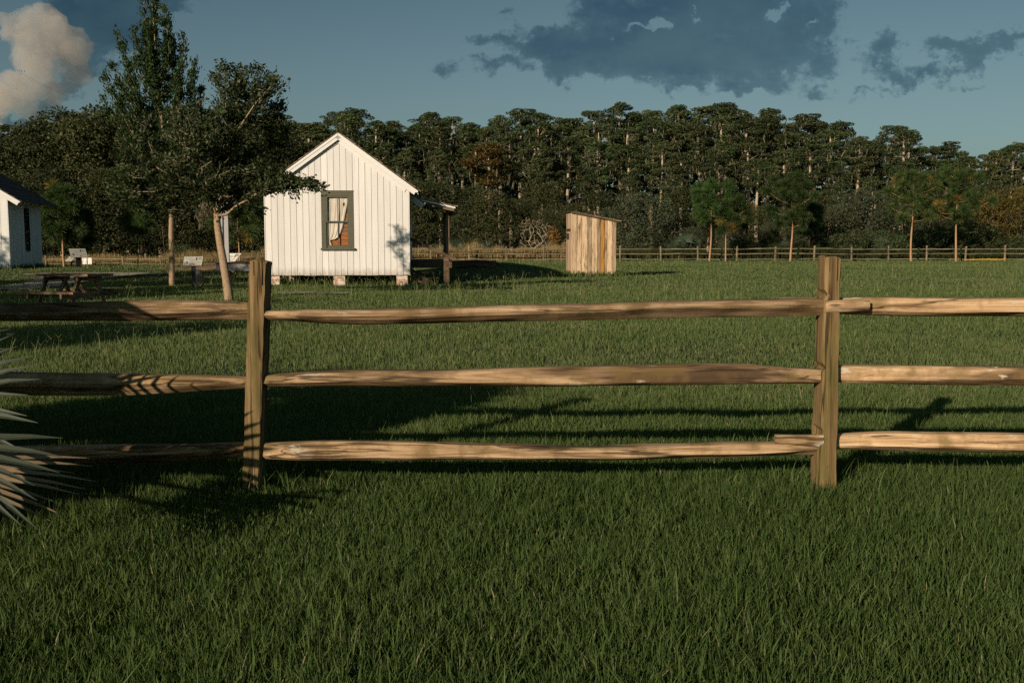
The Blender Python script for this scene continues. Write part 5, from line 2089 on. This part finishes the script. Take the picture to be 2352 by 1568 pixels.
def round_tree(seed, name, cat, h, rad, mat, trunk_h, nl=20, nleaf=9500, leaf=0.19, bark='dark_bark', low=0.15):
    r = np.random.default_rng(seed)
    t = thing(name, 'x', cat)
    lean = r.uniform(-0.3, 0.3)
    sk = Skel([(0, 0, -0.3, 0.05 * h ** 0.6), (lean * 0.4, 0, trunk_h * 0.6, 0.042 * h ** 0.6), (lean, 0.1, max(trunk_h, h * 0.3), 0.034 * h ** 0.6)])
    lobes = []
    for k in range(nl):
        f = low + (0.98 - low) * (k + 0.5) / nl
        env = math.sin(min(1.0, 0.12 + f) * math.pi * 0.86) ** 0.7
        az = k * 2.4 + r.uniform(-0.6, 0.6)
        rc = rad * env * r.uniform(0.35, 0.85)
        s = rad * r.uniform(0.26, 0.46)
        lobes.append((lean + math.cos(az) * rc, math.sin(az) * rc, min(h * f, h - s * 0.7), s, s, s * r.uniform(0.65, 0.95)))
    T = in_ellipsoids(lobes, 90)
    sk.grow(T, 0.1, 0.45, 0.16)
    sk.mesh(0.016, 0.45, 5).build('trunk', M[bark], t, smooth=True)
    c = in_ellipsoids(lobes, nleaf, 0.3)
    leaves('crown', c, leaf, mat, t, 0.6, None, 0.6, 0.45, 0.25)
    return t


def fan_quads(hub, axis, normal, radius, nseg, spread, droop, width, r, folds=True, split=0.0):
    """One palm fan: pleated segments that narrow to drooping points."""
    axis = axis / np.linalg.norm(axis)
    side = np.cross(normal, axis)
    side /= np.linalg.norm(side)
    nrm = np.cross(axis, side)
    qs = []
    for k in range(nseg):
        a = spread * ((k + 0.5) / nseg - 0.5) * 2 + r.uniform(-0.03, 0.03)
        d = axis * math.cos(a) + side * math.sin(a)
        ln = radius * (0.72 + 0.28 * math.cos(a * 0.7)) * r.uniform(0.9, 1.08)
        s = np.cross(nrm, d)
        prev = None
        dr = droop * r.uniform(0.5, 1.5)
        for f, wf in ((0.0, 0.25), (0.3, 0.85), (0.55, 1.0), (0.8, 0.6), (1.0, 0.06)):
            p = hub + d * ln * f - np.array((0, 0, dr * ln * f ** 2.4)) + nrm * 0.02 * math.sin(f * 3)
            w = width * wf
            cur = (p - s * w + nrm * w * 0.45, p, p + s * w + nrm * w * 0.45)
            if prev is not None:
                qs.append((prev[0], prev[1], cur[1], cur[0]))
                qs.append((prev[1], prev[2], cur[2], cur[1]))
            prev = cur
    return np.array(qs)


def palmetto(seed, h, rad):
    r = np.random.default_rng(seed)
    t = thing('saw_palmetto', 'x', 'palmetto')
    stems = MB()
    V, var = [], []
    for k in range(22):
        az = k * 2.4 + r.uniform(-0.3, 0.3)
        el = r.uniform(0.35, 1.35)
        ln = h * r.uniform(0.5, 0.8)
        hub = np.array((math.cos(az) * math.cos(el) * rad * 0.75, math.sin(az) * math.cos(el) * rad * 0.75, max(0.25, math.sin(el) * ln)))
        stems.tube([(0.1 * math.cos(az), 0.1 * math.sin(az), -0.1), hub * np.array((0.4, 0.4, 0.7)), hub], 0.015, 3, 0.4)
        ax = hub / np.linalg.norm(hub) + np.array((0, 0, 0.1))
        q = fan_quads(hub, ax, np.array((-math.cos(az) * 0.6, -math.sin(az) * 0.6, 0.8)), h * 0.42, 15, 1.75, 0.25, 0.032, r)
        V.append(q)
        var.append(np.clip(r.normal(0.45, 0.2) + r.normal(0, 0.08, len(q)), 0, 1))
    stems.build('stem', M['palmetto'], t)
    raw_mesh('fronds', np.concatenate(V), 4, M['palmetto'], np.concatenate(var), t)
    return t


# ------------------------------------------------------------------ forest layout
SKY_X = [-200, 0, 60, 120, 185, 240, 300, 450, 600, 700, 760, 800, 845, 880, 930, 985, 1030, 1075, 1100, 1150, 1200, 1290, 1390, 1450, 1530, 1590, 1640, 1700, 1780, 1850, 1900, 1940, 1990, 2060, 2110, 2190, 2250, 2290, 2340, 2600]
SKY_Y = [280, 290, 278, 268, 240, 238, 236, 240, 250, 258, 262, 246, 240, 268, 262, 245, 230, 260, 270, 262, 250, 246, 246, 238, 250, 238, 232, 232, 248, 262, 268, 275, 300, 276, 310, 318, 335, 322, 300, 310]
FAR_MARKS = [(-400, 'beyond the white shed'), (60, 'above the white shed'), (240, 'between shed and upright tree'), (520, 'between upright tree and cottage'), (776, 'just past the cottage ridge'), (1010, 'between cottage and outhouse'),
             (1300, 'over the outhouse'), (1440, 'past the outhouse'), (1580, 'over the paired pines'), (1745, 'over the wide crowned pine'), (1890, 'past the front fence post'), (2030, 'over the open crowned pine'), (2140, 'over the tall tufted pine'), (2280, 'past the tall tufted pine')]
ORD = ['first', 'second', 'third', 'fourth', 'fifth', 'sixth', 'seventh', 'eighth', 'ninth', 'tenth', 'eleventh', 'twelfth']


def spot_name(x):
    lab = FAR_MARKS[0][1]
    for q, l in FAR_MARKS:
        if x >= q:
            lab = l
    return lab


class Row:
    """Hands out labels that count trees from one landmark to the next."""
    used = {}

    @classmethod
    def label(cls, kind, x):
        s = spot_name(x)
        k = cls.used.get((kind, s), 0)
        cls.used[(kind, s)] = k + 1
        return f"{kind} {s}, {ORD[min(k, 11)]} from the shed side"


protos = [cypress(100 + i, 18.0) for i in range(10)]
rust = cypress(120, 13.0, True)
oaks = [round_tree(200 + i, 'forest_oak', 'oak', 10.0, 3.9, M['wood_leaf'], 2.0, 26, 12000, 0.20) for i in range(3)]
bushes = [round_tree(220 + i, 'wood_edge_bush', 'bush', 5.0, 2.6, M['bush_leaf'], 0.4, 18, 7500, 0.14, 'dark_bark', 0.10) for i in range(3)]
golden = round_tree(230, 'golden_tree', 'tree', 6.0, 3.0, M['gold_leaf'], 0.8, 18, 7000, 0.16)
shrubs = [round_tree(240 + i, 'leafy_shrub', 'shrub', 2.4, 1.9, M['shrub_leaf'], 0.2, 12, 3000, 0.16, 'dark_bark', 0.12) for i in range(2)]
pals = [palmetto(260 + i, 2.2, 1.5) for i in range(2)]
for q in protos + [rust] + oaks + bushes + [golden] + shrubs + pals:
    for o in [q] + list(q.children_recursive):
        C.objects.unlink(o)


def put(src, name_label, group, x, D, top_y, h0, wide=1.0, rz=None):
    b_ = P(x, 600, D)
    g = on(b_[0], D)
    h = P(x, top_y, D)[2] - g
    s = h / h0
    o = copy_tree(src)
    place(o, name_label, group, (b_[0], D, g), rng.uniform(0, 6.28) if rz is None else rz, (s * wide, s * wide, s))
    return o


plants = []                                   # (source, kind phrase, group, x, D, top, h0, wide)
for row, (D, drop, step, nm) in enumerate(((121, 0, 42, 'skyline'), (114, 26, 52, 'second row'), (106.5, 78, 70, 'middle row'), (99.5, 132, 96, 'front row'))):
    x = -140 + row * 17
    k = row
    while x < 2500:
        xx = x + rng.uniform(-11, 11)
        ty = np.interp(xx, SKY_X, SKY_Y) + drop + rng.uniform(-16, 24) + (4 if row == 0 else 0)
        if row > 1:
            ty += rng.uniform(-12, 22)
        if not (xx < 640 and row > 1) and not (row == 3 and (900 < xx < 1130)):
            plants.append((protos[k % 10], f'tall pale trunked {nm} cypress', 'cypresses of the wood behind the lawn', xx, D + rng.uniform(-2, 2), ty, 18.0, rng.uniform(0.95, 1.25) + 0.08 * row))
        k += rng.integers(1, 4)
        x += step
plants.append((rust, 'rust coloured low cypress', 'cypresses of the wood behind the lawn', 1128, 97, 330, 13.0, 1.25))
for (x, ty, D, w) in ((-60, 300, 91, 1), (20, 335, 92, 1), (85, 300, 94, 1.0), (150, 262, 95, 1.0), (215, 250, 94, 1.0), (285, 244, 96, 1.0), (350, 262, 95, 1), (430, 280, 95, 1), (500, 300, 95, 1), (570, 290, 96, 1), (640, 300, 94, 1.0), (700, 320, 97, 1.0),
                      (40, 395, 88, 1.0), (120, 380, 88, 1.0), (240, 380, 89, 1.1), (330, 400, 89, 1.1), (430, 420, 89, 1.1), (520, 400, 90, 1.1), (610, 390, 90, 1.0)):
    plants.append((oaks[int(rng.integers(0, 3))], 'dark round crowned oak' if ty < 350 else 'low dark oak', 'oaks at the edge of the wood', x, D, ty, 10.0, w))
for (x, ty, D, w) in ((905, 420, 92, 1.05), (985, 412, 91, 1.15), (1060, 425, 92, 1.1), (1120, 440, 90, 1.0), (1195, 455, 91, 1.0), (1260, 480, 89, 0.9), (1240, 415, 96, 0.9), (1620, 470, 93, 0.9), (1730, 470, 94, 1.0), (1800, 480, 92, 1.0),
                      (2240, 430, 94, 1.0), (1380, 440, 97, 1.0), (1560, 430, 97, 1.0), (1870, 440, 96, 1.0), (2080, 430, 96, 1.0), (2160, 440, 96, 1.0), (1320, 470, 92, 0.8)):
    plants.append((oaks[int(rng.integers(0, 3))], 'olive leaved low oak', 'oaks at the edge of the wood', x, D, ty, 10.0, w * 1.25))
for (x, ty, D, w) in ((1475, 440, 88, 0.95), (1420, 475, 89, 0.9), (1540, 480, 90, 0.9), (1975, 432, 90, 1.0), (1925, 470, 89, 0.9), (2040, 470, 89, 0.9), (1690, 500, 88, 0.9), (1770, 510, 88, 0.9), (2130, 480, 89, 0.9), (2210, 500, 88, 0.8), (1850, 515, 88, 0.9), (1350, 490, 88, 0.8),
                      (2380, 470, 90, 1), (1590, 520, 87, 0.8), (870, 500, 88, 1), (800, 480, 89, 1)):
    plants.append((bushes[int(rng.integers(0, 3))], 'dense rounded grey green bush', 'bushes at the edge of the wood', x, D, ty, 5.0, w))
for (x, ty, D, w) in ((2290, 440, 91, 1.0), (2345, 425, 92, 1.0), (2420, 430, 92, 1)):
    plants.append((golden, 'golden leaved tree', 'golden trees at the edge of the wood', x, D, ty, 6.0, w))
for (x, ty, D, w) in ((1945, 535, 84.0, 1.2), (2010, 530, 84.5, 1.2), (2070, 540, 83.5, 1.2), (2125, 528, 84.5, 1.3), (2185, 522, 85, 1.3), (2240, 518, 85, 1.2), (2300, 545, 84, 1.2), (2360, 540, 84, 1.2), (1900, 545, 84, 1.1), (1880, 555, 84, 1.0),
                      (1700, 550, 86, 1.0), (1580, 552, 85, 1.0), (1000, 562, 85, 0.9), (640, 560, 84, 1), (420, 565, 84, 1)):
    plants.append((shrubs[int(rng.integers(0, 2))], 'leafy green shrub', 'shrubs behind the boundary fence', x, D, ty, 2.4, w))
for (x, ty, D, w) in ((1575, 538, 84, 1.1), (1045, 546, 84, 0.8), (1062, 556, 83.5, 0.7), (1950, 540, 83.5, 0.9), (2030, 538, 83.5, 1.0), (1800, 545, 85, 0.9), (1120, 552, 84, 0.8), (2330, 556, 84, 0.8), (590, 575, 83, 0.8), (1545, 556, 83.2, 0.9)):
    plants.append((pals[int(rng.integers(0, 2))], 'fan leaved palmetto', 'palmettos behind the boundary fence', x, D, ty, 2.2, w))
plants.sort(key=lambda q: q[3])
for src, kind, grp, x, D, ty, h0, w in plants:
    put(src, Row.label(kind, x), grp, x, D, ty, h0, w)

# sunlit cumulus high above the wood, a real body of cloud
CD = 2400.0
cs = CD / F
puffs = [(60, 62, 44, 0), (112, 72, 52, 20), (84, 122, 56, -10), (140, 112, 55, 40), (92, 172, 40, 0), (62, 222, 50, -20), (18, 232, 42, -30), (112, 212, 36, 20), (-30, 240, 50, 0), (30, 55, 22, -30), (90, 40, 26, 10), (35, 85, 26, -30),
         (150, 150, 34, 60), (140, 70, 30, 60), (128, 190, 22, 60), (70, 262, 24, 30), (-70, 262, 36, 20)]
mb = MB()
bm = bmesh.new()
org = P(120, 150, CD)
for (x, y, r_, dd) in puffs:
    p = P(x, y, CD) - org + np.array((0, dd * cs, 0))
    bmesh.ops.create_icosphere(bm, subdivisions=3, radius=r_ * cs * 0.98, matrix=Matrix.Translation(p))
me = bpy.data.meshes.new('cloud')
bm.to_mesh(me)
bm.free()
cloud = bpy.data.objects.new('cloud', me)
C.objects.link(cloud)
cloud.location = org
tag(cloud, kind='stuff')
rm = cloud.modifiers.new('remesh', 'REMESH')
rm.mode = 'VOXEL'
rm.voxel_size = 5.0
for sc_, st_ in ((60, 60), (20, 15)):
    tx = bpy.data.textures.new('billow', 'CLOUDS')
    tx.noise_scale = sc_
    tx.noise_depth = 3
    dm = cloud.modifiers.new('billow', 'DISPLACE')
    dm.texture = tx
    dm.texture_coords = 'LOCAL'
    dm.strength = st_
    dm.mid_level = 0.5
m = bpy.data.materials.new('cloud_vapour')
m.use_nodes = True
nt = m.node_tree
nt.nodes.remove(nt.nodes['Principled BSDF'])
pv = nt.nodes.new('ShaderNodeVolumePrincipled')
pv.inputs['Density'].default_value = 0.014
pv.inputs['Color'].default_value = (0.93, 0.85, 0.76, 1)
pv.inputs['Anisotropy'].default_value = 0.0
nt.links.new(pv.outputs[0], nt.nodes['Material Output'].inputs['Volume'])
me.materials.append(m)

# deep wood behind the trees one can tell apart
n = 60000
x = rng.uniform(-105, 105, n)
y = rng.uniform(126, 142, n)
topz = np.array([P(q, np.interp(q, SKY_X, SKY_Y) + 110, 130)[2] for q in np.linspace(-400, 2750, 80)])
q = px((x, y, np.full(n, 6.0)))[0]
tz = np.interp(q, np.linspace(-400, 2750, 80), topz)
z = rng.uniform(0, 1, n) * tz + 0.6 * np.sin(x * 1.7) + 0.5 * np.sin(x * 0.6 + 2)
c = np.stack([x, y, z], -1)
o = leaves('distant_wood', c, 0.9, M['cypress_leaf'], None, 0.6, None, 0.5, 0.35, 0.2)
tag(o, kind='stuff')

# tall dry grass and reeds along the boundary fence


def tall_grass(name, mat, zones):
    parts, vs = [], []
    for (xa, xb, D0, D1, N, h0, h1, dens) in zones:
        u = rng.uniform(0, 1, N)
        y = rng.uniform(D0, D1, N)
        X = np.array([P(xa, 580, 1.0)[0], P(xb, 580, 1.0)[0]])
        x = (X[0] + (X[1] - X[0]) * u) * y
        cl = fbm2(x, y, 0.9, 33) + 0.6 * fbm2(x, y, 3.0, 34)
        keep = cl > dens
        x, y, cl = x[keep], y[keep], cl[keep]
        n = len(x)
        ln = rng.uniform(h0, h1, n) * np.clip(0.75 + 0.25 * cl, 0.5, 1.3)
        lean = np.clip(rng.normal(0.16, 0.12, n), 0, 0.6)
        var = np.clip(rng.normal(0.55, 0.2, n) + 0.12 * cl, 0, 1)
        V, vv = blade_field(n, x, y, ln, np.full(n, 0.034), lean, var, 2)
        parts.append(V)
        vs.append(vv)
    o = raw_mesh(name, np.concatenate(parts), 4, mat, np.concatenate(vs))
    tag(o, kind='stuff')


tall_grass('dry_grass', M['dry_grass'], [(930, 1330, 81.3, 86, 30000, 0.9, 1.6, -1.2), (380, 620, 81.3, 86, 16000, 1.0, 2.0, -0.7), (90, 380, 81.3, 86, 11000, 0.8, 1.7, -0.3), (1330, 1560, 81.6, 84, 2500, 0.5, 1.0, 0.1), (1640, 1720, 82, 84, 600, 0.8, 1.2, 0.1)])
tall_grass('reeds', M['reed'], [(1340, 1950, 81.5, 86, 16000, 0.7, 1.5, -0.5), (1720, 1850, 81.5, 84, 6000, 1.2, 1.9, -0.8), (1950, 2400, 81.2, 84, 8000, 0.6, 1.2, -0.5), (90, 620, 81.2, 84, 8000, 0.5, 1.0, -0.5), (640, 930, 81.2, 83, 5000, 0.3, 0.7, -0.6)])

# dead orange and bare bushes seen beside the outhouse
mbz = thing('dead_bush', 'bare pale twiggy bush at the wood edge beside the outhouse', 'bush', (*P(1235, 590, 86.5)[:2], 0))
sk = Skel([(0, 0, -0.2, 0.06), (0, 0, 0.6, 0.05)])
sk.grow(in_ellipsoids([(0, 0, 2.2, 1.9, 1.4, 1.5), (-0.6, 0, 3.0, 1.2, 1, 0.9)], 260), -0.2, 0.3, 0.2)
sk.mesh(0.010, 0.34, 4).build('branches', M['cypress_bark'], mbz)
ob_ = thing('orange_bush', 'small bush of dead orange leaves beside the outhouse', 'bush', (*P(1268, 590, 86)[:2], 0))
sk = Skel([(0, 0, -0.2, 0.04), (0, 0, 0.9, 0.03)])
sk.grow(in_ellipsoids([(0.1, 0, 2.1, 0.6, 0.5, 0.9)], 40), -0.1, 0.3, 0.2)
sk.mesh(0.01, 0.42, 4).build('branches', M['dark_bark'], ob_)
m_ = leaf_mat('dead_orange_leaf', [(0, (0.20, 0.07, 0.02)), (1, (0.45, 0.17, 0.06))], 0.3, 0.8, 0.1)
c, d = sk.twig_points(10, 0.10, 2)
leaves('foliage', c, 0.17, m_, ob_, 0.5, None, 0.2)

# ------------------------------------------------------------------ cabbage palm at the fence, mostly outside the picture
palm = thing('cabbage_palm', 'young cabbage palm whose pale fan fronds reach in beside the fence', 'palm', (-4.05, 4.05, 0))
PR = np.array((-4.05, 4.05, 0))
mb = MB()
mb.tube([(0, 0, -0.2), (0.02, 0, 0.25), (0, 0.02, 0.55)], [0.17, 0.16, 0.10], 9, 0.4)
mb.build('trunk', M['dark_bark'], palm, smooth=True)


def frond(hub, tipdir, normal, radius, nseg, spread, droop, width, mat, seed):
    r = np.random.default_rng(seed)
    hub = np.asarray(hub, float)
    q = fan_quads(hub, np.asarray(tipdir, float), np.asarray(normal, float), radius, nseg, spread, droop, width, r)
    var = np.repeat(np.clip(r.normal(0.5, 0.22, nseg), 0, 1), 8)[:len(q)]
    o = raw_mesh('frond', q, 4, mat, var, palm)
    mb = MB()
    a = np.array((0, 0, 0.5))
    mid = (a + hub) / 2 + np.array((0, 0, 0.12))
    mb.tube([a, mid, hub, hub + np.asarray(tipdir) / np.linalg.norm(tipdir) * radius * 0.3], [0.018, 0.014, 0.011, 0.003], 5, 0.4)
    mb.build('petiole', mat, o)


def H(x, y, D):
    return P(x, y, D) - PR


def to(h, x, y, D):
    return P(x, y, D) - PR - h


h = H(-236, 950, 3.95)
frond(h, to(h, 130, 975, 3.8), (-0.25, -0.75, 0.60), 0.60, 16, 1.02, 0.08, 0.018, M['palm'], 1)
h = H(-215, 1085, 3.75)
frond(h, to(h, 175, 1112, 3.9), (0.0, -0.35, 0.9), 0.63, 9, 0.40, 0.03, 0.016, M['dead_palm'], 2)
h = H(-150, 985, 4.25)
frond(h, to(h, 28, 700, 4.15), (-0.6, -0.75, 0.2), 0.58, 12, 0.85, 0.03, 0.016, M['palm'], 3)
h = H(-330, 850, 4.3)
frond(h, to(h, 30, 835, 4.2), (-0.2, -0.5, 0.85), 0.66, 9, 0.5, 0.02, 0.017, M['palm'], 4)
h = H(-210, 1030, 3.55)
frond(h, to(h, 95, 1150, 3.5), (-0.3, -0.6, 0.75), 0.50, 10, 0.6, 0.10, 0.016, M['palm'], 5)
rr = np.random.default_rng(77)
n_made = 0
for k in range(4000):
    # along (p) and across (q) the sunlight, so the clump keeps its measured shade on the rails
    q_, p_, z_ = rr.uniform(-7.0, -4.66), rr.uniform(-0.6, 2.4), rr.uniform(0.25, 2.0)
    high = n_made >= 70
    if high:
        q_, p_, z_ = rr.uniform(-5.7, -4.6), rr.uniform(0.2, 2.3), rr.uniform(1.2, 1.9)
    lowf = n_made >= 118
    if lowf:
        q_, p_, z_ = rr.uniform(-5.3, -4.3), rr.uniform(0.0, 2.2), rr.uniform(0.2, 1.0)
    h = np.array((q_ * 0.838 + p_ * 0.545, -q_ * 0.545 + p_ * 0.838, z_)) - PR
    d = h - np.array((0, 0, 0.4))
    d /= np.linalg.norm(d)
    rad_ = rr.uniform(0.48, 0.66)
    tip = h + d * rad_
    if np.linalg.norm(h - (0, 0, 0.4)) < 0.35 or (tip + PR)[0] * 0.838 - (tip + PR)[1] * 0.545 > (-4.2 if lowf else -4.5 if high else -4.58) or (tip + PR)[0] + 0.514 * (tip + PR)[1] > -0.42 or (h + PR)[0] + 0.514 * (h + PR)[1] > -0.45 or tip[2] > 2.05:
        continue
    frond(h, d + np.array((0, 0, -0.2)), np.array((-0.5, -0.8, 0.5)) + rr.normal(0, 0.25, 3), rad_, 15, 1.7, 0.12, 0.034, M['palm'] if k % 6 else M['dead_palm'], 100 + k)
    n_made += 1
    if n_made >= 150:
        break

# yard oaks standing outside the picture on the sunny side; their shade lies on the lawn
yard = round_tree(300, 'yard_oak', 'oak', 6.5, 2.4, M['oak_leaf'], 2.4, 18, 9000, 0.17, 'oak_bark', 0.36)
YARD = [(-15.4, 1.6, (0.8, 0.8, 0.92), 'yard oak standing outside the picture near the camera side of the lawn'),
        (-12.4, 3.9, (0.5, 0.5, 0.8), 'smallest yard oak outside the picture, next to the camera side oak'),
        (-14.7, 8.4, (0.40, 0.40, 0.9), 'slender yard oak outside the picture on the sunny side of the picnic table'),
        (-17.9, 16.4, (1.0, 1.0, 0.92), 'yard oak outside the picture on the sunny side of the upright tree'),
        (-17.6, 12.9, (0.6, 0.6, 0.9), 'slim yard oak outside the picture on the sunny side of the leaning oak'),
        (-19.2, 21.4, (1.0, 1.0, 0.92), 'yard oak outside the picture on the sunny side of the gravel path'),
        (-17.4, 25.8, (0.9, 0.9, 0.9), 'yard oak outside the picture between the shed path and the black sign post'),
        (-20.3, 28.8, (0.9, 0.9, 0.9), 'yard oak outside the picture, closest to the gravel path'),
        (-24.5, 22.0, (1.0, 1.0, 0.85), 'yard oak outside the picture between gravel path and shed'),
        (-31.2, 32.3, 1.0, 'yard oak outside the picture in front of the white shed')]
for i, (x, y, s, lab) in enumerate(YARD):
    o = yard if i == 0 else copy_tree(yard)
    place(o, lab, 'yard oaks on the sunny side', (x, y, on(x, y)), i * 1.7, s)

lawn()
